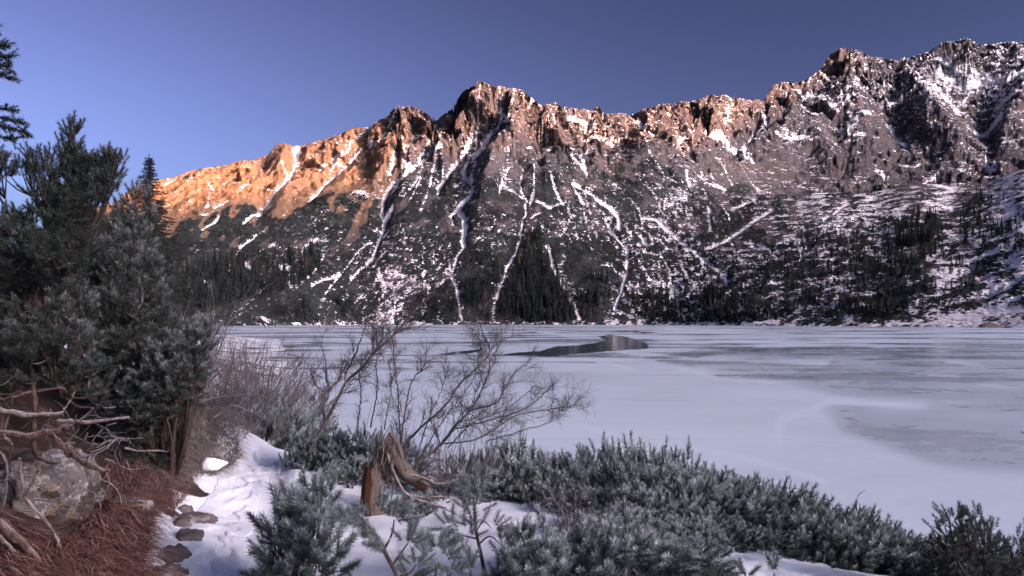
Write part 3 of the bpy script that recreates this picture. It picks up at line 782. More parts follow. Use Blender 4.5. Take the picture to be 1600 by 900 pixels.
def needle_mat(name, dark, lite, frostc=(.55, .645, .68)):
    b = NB(name); pos = b.pos()
    fr = b.attr("frost"); n1 = b.noise(pos, 2.2, 3, .6)
    g = b.mix(n1, dark, lite)
    ob = b.n('ShaderNodeObjectInfo').outputs['Random']
    f = b.math('MULTIPLY', fr, b.math('MULTIPLY', b.ramp(n1, .25, .7, .72, 1.12), b.math('ADD', .68, b.math('MULTIPLY', ob, .6))))
    return b.done(b.mix(f, g, frostc), .75, None, .2)
M_NEED = needle_mat("pine_needles", (.012, .027, .025), (.030, .052, .044))
M_NEEDD = needle_mat("dark_needles", (.011, .018, .015), (.024, .034, .026), (.40, .47, .50))

def tubes(lines, sides=5):
    """lines: list of (points (n,3), radii (n,)) -> vertices, quads"""
    VV_, FF_, off = [], [], 0
    ang = np.arange(sides) * 2 * PI / sides
    ca, sa = np.cos(ang), np.sin(ang)
    for pts, rad in lines:
        pts = np.asarray(pts, float); rad = np.asarray(rad, float); n = len(pts)
        t = np.gradient(pts, axis=0); t /= np.linalg.norm(t, axis=1, keepdims=True) + 1e-9
        ref = np.where(np.abs(t[:, 2:3]) > .9, np.array([[1., 0, 0]]), np.array([[0, 0, 1.]]))
        a = np.cross(t, ref); a /= np.linalg.norm(a, axis=1, keepdims=True) + 1e-9
        c = np.cross(t, a)
        ring = pts[:, None] + rad[:, None, None] * (a[:, None] * ca[None, :, None] + c[:, None] * sa[None, :, None])
        VV_.append(ring.reshape(-1, 3))
        i = np.arange(n - 1)[:, None] * sides + np.arange(sides)[None]
        j = np.arange(n - 1)[:, None] * sides + (np.arange(sides)[None] + 1) % sides
        FF_.append(np.stack([i, j, j + sides, i + sides], -1).reshape(-1, 4) + off)
        off += n * sides
    return np.concatenate(VV_), np.concatenate(FF_)

def tube_mesh(name, lines, mat, sides=5):
    v, f = tubes(lines, sides)
    return np_mesh(name, v, f, [mat], smooth=True)

def spline(pts, n):
    """smooth curve through the points"""
    pts = np.asarray(pts, float)
    if len(pts) == 2: return pts[0] + (pts[1] - pts[0]) * np.linspace(0, 1, n)[:, None]
    q = np.vstack([2 * pts[0] - pts[1], pts, 2 * pts[-1] - pts[-2]])
    m = len(pts) - 1
    s = np.linspace(0, m - 1e-6, n); i = s.astype(int); t = (s - i)[:, None]
    p0, p1, p2, p3 = q[i], q[i + 1], q[i + 2], q[i + 3]
    return .5 * (2 * p1 + (p2 - p0) * t + (2 * p0 - 5 * p1 + 4 * p2 - p3) * t ** 2 + (3 * p1 - p0 - 3 * p2 + p3) * t ** 3)

# one shoot = a bottlebrush of needles round a short axis (+Z, unit length)
def shoot_template(seed, n=46, nl=.36, spread=42, wd=.021):
    r = np.random.default_rng(seed)
    V = np.empty((n, 3, 3)); Fr = np.empty((n, 3))
    for i in range(n):
        z = .05 + .93 * (i / n)
        a = i * 2.39996 + r.uniform(-.3, .3)
        th = math.radians(spread * (1.1 - .45 * (i / n) ** 2.5) * r.uniform(.55, 1.3))
        L = nl * r.uniform(.8, 1.15)
        d = np.array([math.sin(th) * math.cos(a), math.sin(th) * math.sin(a), math.cos(th)])
        s = np.array([-math.sin(a), math.cos(a), 0]) * wd
        base = np.array([0, 0, z])
        if r.random() < .2: s = np.cross(d, s / wd) * wd
        V[i, 0] = base - s; V[i, 1] = base + s; V[i, 2] = base + d * L
        Fr[i] = (.04 + .25 * (i / n) ** 2, .04 + .25 * (i / n) ** 2, .75 + .25 * (i / n))
    return V.reshape(-1, 3), Fr.reshape(-1)
SHOOT = {k: [shoot_template(50 + i, *a) for i in range(4)] for k, a in
         dict(full=(66, .33, 62, .026), puff=(110, .33, 66, .015), lite=(30, .40, 56, .045), hero=(120, .36, 64, .018), spruce=(36, .22, 62, .016)).items()}
def frames(A, spin):
    A = A / (np.linalg.norm(A, axis=1, keepdims=True) + 1e-9)
    ref = np.where(np.abs(A[:, 2:3]) > .95, np.array([[1., 0, 0]]), np.array([[0, 0, 1.]]))
    X = np.cross(ref, A); X /= np.linalg.norm(X, axis=1, keepdims=True)
    Yv = np.cross(A, X)
    c, s = np.cos(spin)[:, None], np.sin(spin)[:, None]
    return np.stack([X * c + Yv * s, -X * s + Yv * c, A], -1)     # columns
def shoots_mesh(name, Pt, Ax, Ln, frost, mat, kind="full", seed=0):
    """many shoots baked into one mesh; frost per shoot 0..1"""
    r = np.random.default_rng(seed)
    Pt = np.asarray(Pt, float); Ax = np.asarray(Ax, float); Ln = np.asarray(Ln, float); frost = np.asarray(frost, float)
    M = frames(Ax, r.uniform(0, 6.28, len(Pt))) * Ln[:, None, None]
    var = r.integers(0, 4, len(Pt))
    VS, FS = [], []
    for k in range(4):
        w_ = np.where(var == k)[0]
        if not len(w_): continue
        T, fr = SHOOT[kind][k]
        v = np.einsum('nij,mj->nmi', M[w_], T) + Pt[w_][:, None]
        up = (v[:, :, 2] - Pt[w_][:, None, 2]) / (Ln[w_][:, None])
        VS.append(v.reshape(-1, 3)); FS.append((np.clip(fr[None] * frost[w_][:, None] * (.07 + 1.25 * sstep(.2, 1.0, up)), 0, 1)).reshape(-1))
    v = np.concatenate(VS); n = len(v) // 3
    return np_mesh(name, v, np.arange(n * 3).reshape(-1, 3), [mat], {"frost": np.concatenate(FS)})

def clusters(nodes, dirs, rr, per, lenr, seed, up=.55, lean=(0, 0, 0), core=None):
    """rosettes of shoots round branch ends -> points, axes, lengths, outward-ness"""
    r = np.random.default_rng(seed)
    PT, AX, LN, NI = [], [], [], []
    lean = np.array(lean, float)
    for i, (p, d) in enumerate(zip(nodes, dirs)):
        k = max(1, int(per * r.uniform(.7, 1.3)))
        for _ in range(k):
            o = r.normal(size=3); o /= np.linalg.norm(o)
            if o @ d < -.2: o = o - 2 * (o @ d) * d
            a = o * .75 + d * .7 + np.array([0, 0, up]) + lean
            a /= np.linalg.norm(a)
            PT.append(p + o * rr * r.uniform(.15, .8)); AX.append(a); LN.append(r.uniform(*lenr)); NI.append(i)
    return np.array(PT), np.array(AX), np.array(LN), np.array(NI)

def pine_stems(nodes, roots, seed, rad=.022, PT=None, NI=None, lift=.15, twig_r=.0035):
    """limbs from the roots to the branch ends, twigs on to each shoot"""
    r = np.random.default_rng(seed)
    roots = np.asarray(roots, float)
    lines = []
    nodes = np.asarray(nodes)
    nmain = max(3, len(nodes) // 6)
    order = r.permutation(len(nodes)); mains = order[:nmain]
    for i in order[nmain:]:                                                   # side twigs leave a main limb part-way along
        p = nodes[i]; q = nodes[mains[np.argmin(np.linalg.norm(nodes[mains] - p, axis=1))]]
        ro = roots[np.argmin(np.linalg.norm(roots - q, axis=1))]; s0 = q + (ro - q) * .22
        m = (s0 + p) / 2 - np.array([0, 0, .12 * np.linalg.norm(p - s0)])
        lines.append((spline([s0, m, p], 5), np.linspace(twig_r * 2.2, twig_r, 5)))
    for p in nodes[mains]:
        q = roots[np.argmin(np.linalg.norm((roots - p) * (1, 1, .3), axis=1) + r.uniform(0, .15, len(roots)))]
        m = q + (p - q) * .5 + r.normal(size=3) * .05 * np.linalg.norm(p - q) - np.array([0, 0, lift * np.linalg.norm((p - q)[:2])])
        c = spline([q, m, p], 6)
        rd = np.linspace(rad * r.uniform(.5, 1.0), twig_r * 1.4, 6)
        lines.append((c, rd))
    thin = []
    if PT is not None:
        for p, n in zip(PT, NI): thin.append((np.array([nodes[n], p]), np.array([twig_r, twig_r * .7])))
    return lines, thin
def stem_mesh(name, lines, thin, mat):
    v, f = tubes(lines, 5)
    if thin:
        v2, f2 = tubes(thin, 3); f = np.concatenate([f, f2 + len(v)]); v = np.concatenate([v, v2])
    return np_mesh(name, v, f, [mat], smooth=True)

def dome_nodes(n, rx, ry, h, seed, inner=.35, base=.12):
    """branch ends spread through an uneven dome: lumps, gaps, a ragged outline"""
    r = np.random.default_rng(seed)
    N, D = [], []; tr_ = 0
    while len(N) < n:
        a = r.uniform(0, 2 * PI); z = r.uniform(0, 1) ** .9
        k = math.sqrt(max(0, 1 - z * z))
        lump = 1 + .30 * float(noise2(math.cos(a) * 1.7 + seed, math.sin(a) * 1.7 + z * 1.8, seed)) + r.normal() * .07
        s = lump * (1 - inner * r.random() ** 2)
        p = np.array([rx * k * math.cos(a) * s, ry * k * math.sin(a) * s, base * h + h * (1 - base) * z * s])
        d = np.array([k * math.cos(a) / rx, k * math.sin(a) / ry, z / h]); d /= np.linalg.norm(d)
        if N and tr_ < 30 and np.min(np.linalg.norm(np.array(N) - p, axis=1)) < .62 * (rx * ry * h / n) ** .333: tr_ += 1; continue
        tr_ = 0
        N.append(p); D.append(d)
    return np.array(N), np.array(D)

class Plant: pass
def build_pine(nodes, dirs, roots, seed, per=8, rr=.10, lenr=(.09, .15), up=.55, lean=(0, 0, 0), frost=(.35, .9), mat=None, kind="full", rad=.022, twigs=True, bark=None, topfrost=.5):
    PT, AX, LN, NI = clusters(nodes, dirs, rr, per, lenr, seed, up, lean)
    r = np.random.default_rng(seed + 1)
    zz = PT[:, 2]; zt_ = (zz - zz.min()) / (np.ptp(zz) + 1e-6)
    nf = r.uniform(0, 1, len(nodes))[NI]
    fr = frost[0] + (frost[1] - frost[0]) * np.clip(.5 * nf + .25 * r.random(len(PT)) + topfrost * .5 * (zt_ - .3), 0, 1)
    lines, thin = pine_stems(nodes, roots, seed + 2, rad, PT if twigs else None, NI)
    p = Plant()
    p.stems = stem_mesh("branches", lines, thin, bark or M_BARK)
    p.needles = shoots_mesh("needles", PT, AX, LN, fr, mat or M_NEED, kind, seed + 3)
    return p
def put_plant(name, pl, loc, rz=0, sc=(1, 1, 1), label=None, cat="pine shrub", group=None, tilt=(0, 0)):
    o = empty(name, loc); o.rotation_euler = (tilt[0], tilt[1], rz); o.scale = sc
    tag(o, label, cat, group)
    tag(link("branches", pl.stems, o), kind=None)
    tag(link("needles", pl.needles, o), kind="stuff")
    return o
def grow(p, d, L, r0, depth, r, out, up=.25, spread=.6, kids=(4, 7), wig=.16, shrink=.55, minr=.0011):
    n = 6 if depth else 4
    pts = [np.array(p, float)]; d = np.array(d, float); d /= np.linalg.norm(d)
    for i in range(n):
        d = d + r.normal(size=3) * wig + np.array([0, 0, up * .18]); d /= np.linalg.norm(d)
        pts.append(pts[-1] + d * L / n)
    pts = np.array(pts); out.append((pts, np.linspace(r0, max(minr * .8, r0 * .45), n + 1)))
    if depth > 0:
        branch_off(pts, r0, depth, r, out, up, spread, kids, wig, shrink, L, minr)
def branch_off(pts, r0, depth, r, out, up, spread, kids, wig, shrink, L, minr=.0011, t0=.25):
    n = len(pts) - 1
    for _ in range(r.integers(*kids)):
        t = r.uniform(t0, 1.0); i = min(n - 1, int(t * n)); q = pts[i] + (pts[i + 1] - pts[i]) * (t * n - i)
        ax = pts[i + 1] - pts[i]; ax /= np.linalg.norm(ax)
        s = r.normal(size=3); s -= ax * (s @ ax); s /= np.linalg.norm(s)
        d = ax + s * spread * r.uniform(.7, 1.4) + np.array([0, 0, up * .5])
        grow(q, d, L * shrink * r.uniform(.55, 1.15), max(minr, r0 * .5 * (1.1 - .4 * t)), depth - 1, r, out, up, spread, kids, wig, shrink, minr)
print("lib", time.time() - T0)
# ================================================================== FROSTED DWARF PINES ON THE LAKE SIDE
PRO = []
for i, (rx, ry, h, n, lean, up, fr) in enumerate([
        (.62, .58, .62, 150, (0, 0, 0), .75, (.3, 1.15)), (.55, .6, .5, 85, (0, 0, 0), .6, (.4, 1.3)), (.7, .6, .55, 155, (.1, 0, 0), .7, (.25, 1.0)),
        (.75, .55, .42, 105, (.75, -.1, -.1), .35, (.3, 1.0)), (.8, .55, .46, 105, (.9, -.15, -.05), .3, (.2, .85))]):
    nodes, dirs = dome_nodes(n, rx, ry, h, 700 + i * 13)
    rts = [(rx * .3 * math.cos(a), ry * .3 * math.sin(a), -.08) for a in (0, 2.1, 4.2)]
    PRO.append(build_pine(nodes, dirs, rts, 720 + i * 17, per=(2.6, 2.8, 2.6, 2.6, 2.6)[i], rr=(.12, .15, .12, .13, .13)[i], lenr=[(.12, .18), (.15, .22), (.13, .19), (.14, .20), (.14, .20)][i], up=up, lean=lean, frost=fr, kind="full" if i != 9 else "lite"))
PRH = [.78, .66, .70, .52, .56]; PRW = [.72, .68, .8, .9, .95]
rb = np.random.default_rng(5)
def bush(u, vtop, Y, wpx, proto, label, group=None, rz=None, dark=False):
    p = on_ground(u, Y)
    top = P(u, vtop, Y)[2]
    h = max(.25, top - p[2])
    w_ = wpx * Y / F / 2 / PRW[proto]
    rz = rb.uniform(0, 6.28) if rz is None else rz
    w_ = max(w_, .8 * h / PRH[proto]) * rb.uniform(.85, 1.1)
    h *= rb.uniform(.8, 1.06)
    return put_plant("dwarf_pine", PRO[proto], (p[0], p[1], p[2] - .03), rz, (w_, w_, h / PRH[proto]), label, "dwarf pine", group)
g1 = "frosted dwarf pines of the thicket along the bank"
thick = [ # back row along the edge of the bank
 (752,690,8.9,120,0),(800,684,9.0,130,1),(852,684,9.0,130,0),(905,690,8.8,125,2),(952,690,8.7,125,0),(1000,694,8.5,120,1),(1034,684,8.4,110,0),(1082,690,8.2,125,0),
 (1112,716,8.0,110,2),(1150,742,7.8,130,3),(1198,752,7.6,130,4),(1245,764,7.4,130,3),(1292,784,7.2,130,4),(1335,796,7.0,120,0),(1378,822,6.9,120,3),(1420,838,6.8,130,4),(1470,848,6.6,130,3),(1530,852,6.4,130,4),
 (1400,862,6.4,120,3),(1450,872,6.2,130,4),(1510,880,6.0,140,3),(1560,872,6.0,120,3),
 # middle row
 (760,726,8.2,120,2),(812,722,8.2,125,1),(868,724,8.1,130,0),(925,726,8.0,130,2),(975,722,7.8,125,1),(1030,722,7.7,120,2),(1078,732,7.5,115,0),(1120,756,7.3,120,3),(1165,778,7.1,130,4),(1215,790,6.9,130,3),(1262,800,6.8,130,4),(1310,820,6.6,120,3),
 # front of the thicket, heavily frosted
 (905,758,7.3,115,1),(955,752,7.2,130,0),(1005,756,7.0,125,1),(1052,766,6.9,120,0),(1085,790,6.7,110,1),(930,800,6.5,110,0),(985,790,6.5,125,1),(1035,808,6.3,130,2),(1085,824,6.2,105,1),
 (905,812,6.3,80,1),(960,838,5.7,130,1),(1015,842,5.6,140,3),(1070,846,5.5,120,4),(945,872,5.2,110,0),(1005,866,5.1,140,3),(1065,870,5.1,130,4),
 (1150,815,6.6,110,3),(1205,822,6.5,120,4)]
wind = [t for t in thick if t[4] >= 3]
for i, (u, vt, Y, wpx, pr_) in enumerate(thick):
    rz = rb.uniform(-.35, .35) if pr_ >= 3 else None
    row = 0 if i < 18 else 1 if i < 30 else 2
    if pr_ >= 3: lab, g = [("wind-swept dwarf pine along the outer edge of the low band, outlined against the ice", "outer wind-swept dwarf pines of the low band"),
        ("wind-swept frosted dwarf pine in the middle of the low band on the bank", "inner wind-swept dwarf pines of the low band"), ("rime-heavy drooping dwarf pine at the snowy front of the low band", "front wind-swept dwarf pines of the low band")][row]
    else: lab, g = [("upright dwarf pine in the back row of the thicket, outlined against the ice", "back row of the dwarf pine thicket"),
        ("frosted upright dwarf pine in the middle of the dense thicket", "middle of the dwarf pine thicket"), ("heavily frosted pale dwarf pine at the front of the thicket beside the snow", "front of the dwarf pine thicket")][row]
    bush(u, vt, Y, wpx, pr_, lab, g, rz)
# behind and beside the stump
for u, vt, Y, wpx, pr_, lab in [(492,690,9.2,70,3,"low dwarf pine beside the path with snow round its stems"),(515,668,9.2,120,2,"dark dwarf pine at the foot of the leaning willow stem"),(565,662,9.2,110,0,"dwarf pine behind the broken stump, pale sky-lit tips"),
        (612,680,8.8,100,1,"dwarf pine directly behind the splintered stump top"),(560,706,8.4,110,2,"dark dwarf pine just beside the broken stump on its path side"),(528,716,8.6,60,0,"small dwarf pine at the snow edge near the path"),
        (700,740,8.0,110,1,"dwarf pine between the fallen stump top and the thicket"),(655,790,7.2,70,1,"small frosted dwarf pine on the snow in front of the stump"),(640,800,7.0,60,0,"tiny dwarf pine at the stump foot")]:
    bush(u, vt, Y, wpx, pr_, lab)
# far along the shore path
for u, vt, Y, wpx, pr_, lab in [(415,622,14,100,2,"dark dwarf pine where the path disappears"),(445,640,13,90,1,"dwarf pine at the bend of the path"),(402,642,13,60,0,"small dwarf pine beyond the snowy mound"),(385,600,17,110,2,"dwarf pine among bare shrubs along the shore"),(440,596,18,80,1,"dark dwarf pine at the water edge beyond the path"),(470,645,14.0,60,1,"low dwarf pine on the shoreline tip")]:
    bush(u, vt, Y, wpx, pr_, lab)
print("thicket", time.time() - T0)
# ================================================================== LEFT BANK
def nodes_in(poly, Yc, dY, n, seed, taper=55, up=.5):
    r = np.random.default_rng(seed)
    xs = [p[0] for p in poly]; ys = [p[1] for p in poly]
    cx, cy = np.mean(xs), np.mean(ys)
    N, D = [], []; tr_ = 0
    while len(N) < n:
        u = r.uniform(min(xs), max(xs)); v = r.uniform(min(ys), max(ys))
        if not in_poly(np.array(u), np.array(v), poly): continue
        d = float(poly_dist(np.array(u), np.array(v), list(poly) + [poly[0]]))
        k = math.sqrt(min(1, d / taper))
        s = r.uniform(-1, 1)
        q = P(u, v, Yc + dY * k * s)
        if N and tr_ < 20 and np.min(np.linalg.norm(np.array(N) - q, axis=1)) < .085: tr_ += 1; continue
        tr_ = 0; N.append(q)
        o = np.array([(u - cx) / 130, s * .9 - .25, (cy - v) / 160 + up]); D.append(o / np.linalg.norm(o))
    return np.array(N), np.array(D)
def traced_pine(name, polys, roots, seed, label, cat="pine shrub", group=None, **kw):
    NN, DD = [], []
    for i, (poly, Yc, dY, n) in enumerate(polys):
        a, c = nodes_in(poly, Yc, dY, n, seed + i); NN.append(a); DD.append(c)
    N = np.concatenate(NN); D = np.concatenate(DD)
    base = np.array(roots).mean(0)
    pl = build_pine(N - base, D, np.array(roots) - base, seed + 40, **kw)
    return put_plant(name, pl, tuple(base), 0, (1, 1, 1), label, cat, group)
def og(u, Y, dz=-.05):
    p = on_ground(u, Y); p[2] += dz; return p
spire = [(113,198),(127,214),(126,238),(136,262),(132,300),(128,345),(100,400),(60,400),(75,330),(95,300),(97,262),(104,230)]
rtuft = [(136,258),(150,245),(158,262),(165,246),(176,243),(192,250),(188,275),(182,292),(170,312),(150,330),(135,340),(130,300)]
ltuft = [(28,252),(48,240),(62,250),(78,248),(96,262),(95,300),(72,340),(50,330),(55,300),(38,280)]
fleft = [(-20,258),(12,256),(18,280),(8,292),(-20,292)]
body = [(-30,340),(30,335),(60,345),(100,360),(132,345),(140,395),(120,430),(-30,450)]
traced_pine("mountain_pine", [(spire, 5.7, .35, 95), (rtuft, 5.7, .3, 40), (ltuft, 5.6, .35, 26), (fleft, 5.6, .25, 9), (body, 5.7, .6, 130)],
            [og(20, 5.9), og(70, 5.9), og(110, 6.1), P(60, 480, 5.9), P(95, 420, 5.8)], 1200, "tall dark mountain pine whose spire stands against the sky at the edge of the path",
            "mountain pine", per=6, rr=.08, lenr=(.07, .11), up=.75, frost=(.0, .3), mat=M_NEEDD, rad=.03)
column = [(212,300),(230,322),(230,345),(222,365),(232,385),(236,410),(244,425),(244,455),(250,475),(266,505),(285,515),(298,560),(296,640),(255,660),(200,640),(150,570),(118,470),(128,400),(150,350),(185,332)]
traced_pine("mountain_pine", [(column, 7.7, .65, 520)], [og(170, 7.7), og(215, 7.6), og(250, 7.7), P(200, 520, 7.7), P(215, 430, 7.7), P(170, 480, 7.7)], 1300,
            "bushy mountain pine thickly tipped with frost in front of the slender spruce", "mountain pine", per=3.2, rr=.10, lenr=(.11, .165), up=.6, frost=(.0, .55), mat=M_NEEDD, rad=.03)
lowl = [(-30,425),(40,415),(110,425),(140,480),(150,560),(180,610),(150,640),(110,610),(60,590),(30,610),(-30,650)]
traced_pine("mountain_pine", [(lowl, 6.1, .5, 260)], [og(0, 6.2), og(60, 6.2), og(120, 6.3), P(60, 600, 6.2), P(100, 620, 6.2)], 1400,
            "frosted mountain pine overhanging the bare gnarled stems above the boulder", "mountain pine", per=3.2, rr=.09, lenr=(.09, .14), up=.55, frost=(.05, .65), mat=M_NEEDD, rad=.028)
lowr = [(255,545),(290,525),(318,508),(336,515),(334,545),(318,555),(324,585),(308,620),(285,648),(240,668),(190,655),(215,600)]
traced_pine("mountain_pine", [(lowr, 7.0, .45, 190)], [og(230, 7.1), og(270, 7.1), og(200, 7.1)], 1500,
            "low mountain pine bough with frosted tips leaning out over the snowy path", "mountain pine", per=3.2, rr=.09, lenr=(.095, .15), up=.5, lean=(.35, 0, 0), frost=(.15, .85), mat=M_NEEDD, rad=.025)
rear = [(-40,400),(60,380),(140,350),(200,345),(245,410),(262,520),(240,600),(180,660),(60,660),(-40,660)]
traced_pine("mountain_pine", [(rear, 9.0, .7, 330)], [og(60, 9), og(150, 9), og(230, 9), P(120, 520, 9)], 1600,
            "dark mountain pine deep in the shade behind the other pines", "mountain pine", per=8, rr=.15, lenr=(.11, .17), up=.4, frost=(.0, .35), mat=M_NEEDD, rad=.035)
und = [(150,655),(240,668),(285,655),(290,700),(270,745),(225,765),(180,740),(150,700)]
traced_pine("dwarf_pine", [(und, 7.2, .35, 46)], [og(220, 7.3), og(260, 7.3)], 1650,
            "dark straggly dwarf pine in the hollow between the boulder and the path", "dwarf pine", per=6, rr=.09, lenr=(.07, .11), up=.2, frost=(.0, .3), mat=M_NEEDD, rad=.015)

# ---- slender spruce behind
def near_spruce(h, wid, seed, nbr=130):
    r = np.random.default_rng(seed)
    V, Fc = [], []
    lines = [(np.array([[0, 0, 0], [.03, 0, h * .5], [0, 0, h]]), np.array([.02 * h, .011 * h, .002 * h]))]
    pts, axs, lns, frs = [], [], [], []
    for q in range(nbr):
        t = .10 + .88 * (q / nbr)
        L = wid * (1 - t) ** .95 * r.uniform(.5, 1.2) + .05
        a = q * 2.39996 + r.uniform(-.4, .4)
        d = np.array([math.cos(a), math.sin(a), 0])
        p0 = np.array([0, 0, t * h])
        drop = -.28 if t < .8 else .12
        c = spline([p0, p0 + d * L * .5 + [0, 0, drop * L * .55], p0 + d * L + [0, 0, drop * L * .8]], 5)
        lines.append((c, np.linspace(.0035 * h * (1 - t) + .008, .005, 5)))
        m = max(4, int(L / .16))
        for k in range(m):
            f = (k + .7) / m
            pp = spline([c[0], c[2], c[4]], 20)[min(19, int(f * 19))]
            for sgn in (-1, 1):
                s = np.array([-d[1], d[0], 0]) * sgn
                ax = s * r.uniform(.5, .9) + d * .7 + np.array([0, 0, r.uniform(-.5, -.05)])
                pts.append(pp); axs.append(ax); lns.append(r.uniform(.3, .52) * (.28 + .8 * (1 - t))); frs.append(r.uniform(0, .35))
        pts.append(c[-1]); axs.append(c[-1] - c[-2]); lns.append(.1 + .2 * (1 - t)); frs.append(.2)
    pl = Plant()
    pl.stems = stem_mesh("branches", lines, [], M_BARK)
    pl.needles = shoots_mesh("needles", pts, axs, lns, frs, M_NEEDD, "sprlite", seed)
    return pl
SHOOT["sprlite"] = [shoot_template(90 + i, 14, .34, 50, .10) for i in range(4)]
bs = P(238, 500, 40); bs[2] = gnd(bs[0], bs[1]) if False else 1.6
top_z = P(229, 240, 40)[2]
sp = near_spruce(top_z - 1.6, 3.3, 1700, 420)
o = put_plant("spruce", sp, (P(233, 500, 40)[0], 40, 1.6), 0, (1, 1, 1), "slender dark spruce rising behind the frosted pines against the lit slope", "spruce tree")
# ---- spruce whose boughs reach into the picture at the edge
lines, pts, axs, lns, frs = [], [], [], [], []
tb = og(-150, 6.6)
r = np.random.default_rng(31)
lines.append((np.array([tb, tb + [.05, 0, 2.2], tb + [0, 0, 5.6]]), np.array([.11, .08, .01])))
def bough(tips, y):
    for (u0, v0), (u1, v1), (u2, v2) in tips:
        a = P(u0, v0, y); a[0] = tb[0] + .02; a[1] = tb[1]
        c = spline([a, P(u1, v1, y), P(u2, v2, y)], 14)
        lines.append((c, np.linspace(.016, .004, 14)))
        for k in range(4, 14):
            for _ in range(3):
                d = c[k] - c[k - 1]; d /= np.linalg.norm(d)
                pts.append(c[k] - d * r.uniform(0, .03)); axs.append(d * .8 + r.normal(size=3) * .45 + np.array([0, 0, -.15])); lns.append(r.uniform(.05, .11)); frs.append(r.uniform(0, .25))
bough([((-150,40),(-40,66),(8,70)),((-150,60),(-30,86),(15,88)),((-150,90),(-40,105),(12,104)),((-150,90),(-40,112),(17,120)),
       ((-150,140),(-40,165),(20,171)),((-150,150),(-20,180),(30,190)),((-150,160),(-10,195),(43,207)),((-150,170),(-40,200),(24,222)),((-150,200),(-40,228),(4,241)),((-150,235),(-60,270),(-10,290)),((-150,20),(-60,30),(-10,40))], 6.3)
for k in range(40):
    a = k * 2.4; z = 1.2 + 4.0 * k / 40; L = 1.2 * (1 - k / 48)
    if math.cos(a) > -.1: continue
    L *= 1.3
    c = spline([tb + [0, 0, z], tb + [math.cos(a) * L * .5, math.sin(a) * L * .5, z - .1 * L], tb + [math.cos(a) * L, math.sin(a) * L, z - .3 * L]], 8)
    lines.append((c, np.linspace(.014, .004, 8)))
    for q in range(2, 8):
        for _ in range(7): pts.append(c[q] + r.normal(size=3) * .04); axs.append(c[q] - c[q - 1] + r.normal(size=3) * .09); lns.append(.15); frs.append(.1)
pl = Plant(); base = tb.copy()
pl.stems = stem_mesh("branches", [(l - base, rd) for l, rd in lines], [], M_BARK)
pl.needles = shoots_mesh("needles", np.array(pts) - base, axs, lns, frs, M_NEEDD, "lite", 33)
put_plant("spruce", pl, tuple(base), 0, (1, 1, 1), "spruce mostly out of view whose dark bough tips hang high beside the pine spire", "spruce tree")

# ---- gnarled bare stems
def px_line(pts, Y, n=14, dY=0.0):
    return spline([P(u, v, Y + dY * i / max(1, len(pts) - 1)) for i, (u, v) in enumerate(pts)], n)
GN = [([(-30,636),(9,641),(47,648),(78,647),(100,644)],5.0,[4.5,4,3.6,3.2,2.2],0), ([(-30,672),(0,676),(39,680),(70,678),(93,671),(109,667)],4.9,[5.2,5.2,5.4,5.4,5.2,4.8],1),
      ([(90,657),(109,658),(132,660),(156,658),(202,652)],5.4,[2,3,3,2.6,2],0), ([(52,600),(54,625),(54,654),(53,693),(55,709),(67,716),(81,723),(92,723)],5.1,[3,3.6,4.3,4.3,4.5,4,3,1.5],1),
      ([(86,684),(100,701),(110,715)],4.9,[2.4,3.2,3.4],1), ([(92,690),(106,701),(124,717),(140,727),(156,735),(174,734)],4.95,[4,5,5.5,5.5,4,1.5],1), ([(5,679),(19,695)],4.85,[2.2,1.6],0),
      ([(103,693),(118,692)],5.0,[2,1.8],0), ([(137,676),(132,686),(127,693)],5.3,[1.4,2,1.6],0), ([(125,657),(135,649),(147,638)],5.3,[2,2,1.8],1),
      ([(-30,798),(0,820),(30,844),(60,876),(84,896)],4.5,[7,7,6.5,5.5,3],1), ([(64,722),(50,756),(38,776)],4.75,[2.2,2.6,2.6],0), ([(38,776),(66,808),(84,832),(96,858),(112,880)],4.7,[2.6,2.4,2.2,2,1.4],0),
      ([(30,715),(34,750),(36,774)],4.75,[2.2,2.4,2],0), ([(-20,825),(0,840),(24,864)],4.45,[3.2,3,2.2],0), ([(-20,700),(8,716),(10,760),(2,800)],4.9,[2.5,2.2,2,1.6],0),
      ([(20,620),(55,612),(95,606),(104,614)],5.5,[1.8,2,2,1],1), ([(100,640),(112,622),(117,612)],5.4,[1.4,1.4,1],0), ([(150,700),(168,690),(190,688)],6.2,[1,1.4,1],0),
      ([(165,735),(172,760),(170,790)],5.6,[1.6,1.2,.8],0), ([(195,700),(215,705),(240,704),(262,706)],6.8,[1.6,1.6,1.3,.8],0), ([(150,745),(180,762),(190,790),(186,815)],5.4,[1,1.2,1,.6],0)]
root = empty("gnarled_pine", tuple(og(40, 5.2)))
tag(root, "gnarled bare pine stems, some snapped off, sprawling over the lichened boulder", "dead pine")
for i, (pts, Y, rr, m) in enumerate(GN):
    c = px_line(pts, Y, 16, .06)
    rad = np.interp(np.linspace(0, 1, 16), np.linspace(0, 1, len(rr)), rr) * Y / F
    rad = rad * (1 + .13 * np.random.default_rng(i).normal(size=16)); c = c + np.random.default_rng(i + 50).normal(size=c.shape) * rad[:, None] * .22
    v, f = tubes([(c - np.array(root.location), rad)], 8)
    k = len(v); caps = [list(range(0, 8)), list(range(k - 8, k))]
    me = np_mesh("stem", v, [f, np.array(caps)], [M_REDB if m else M_GREYW], smooth=True)
    link("stem", me, root)
tw = []; rg_ = np.random.default_rng(808)
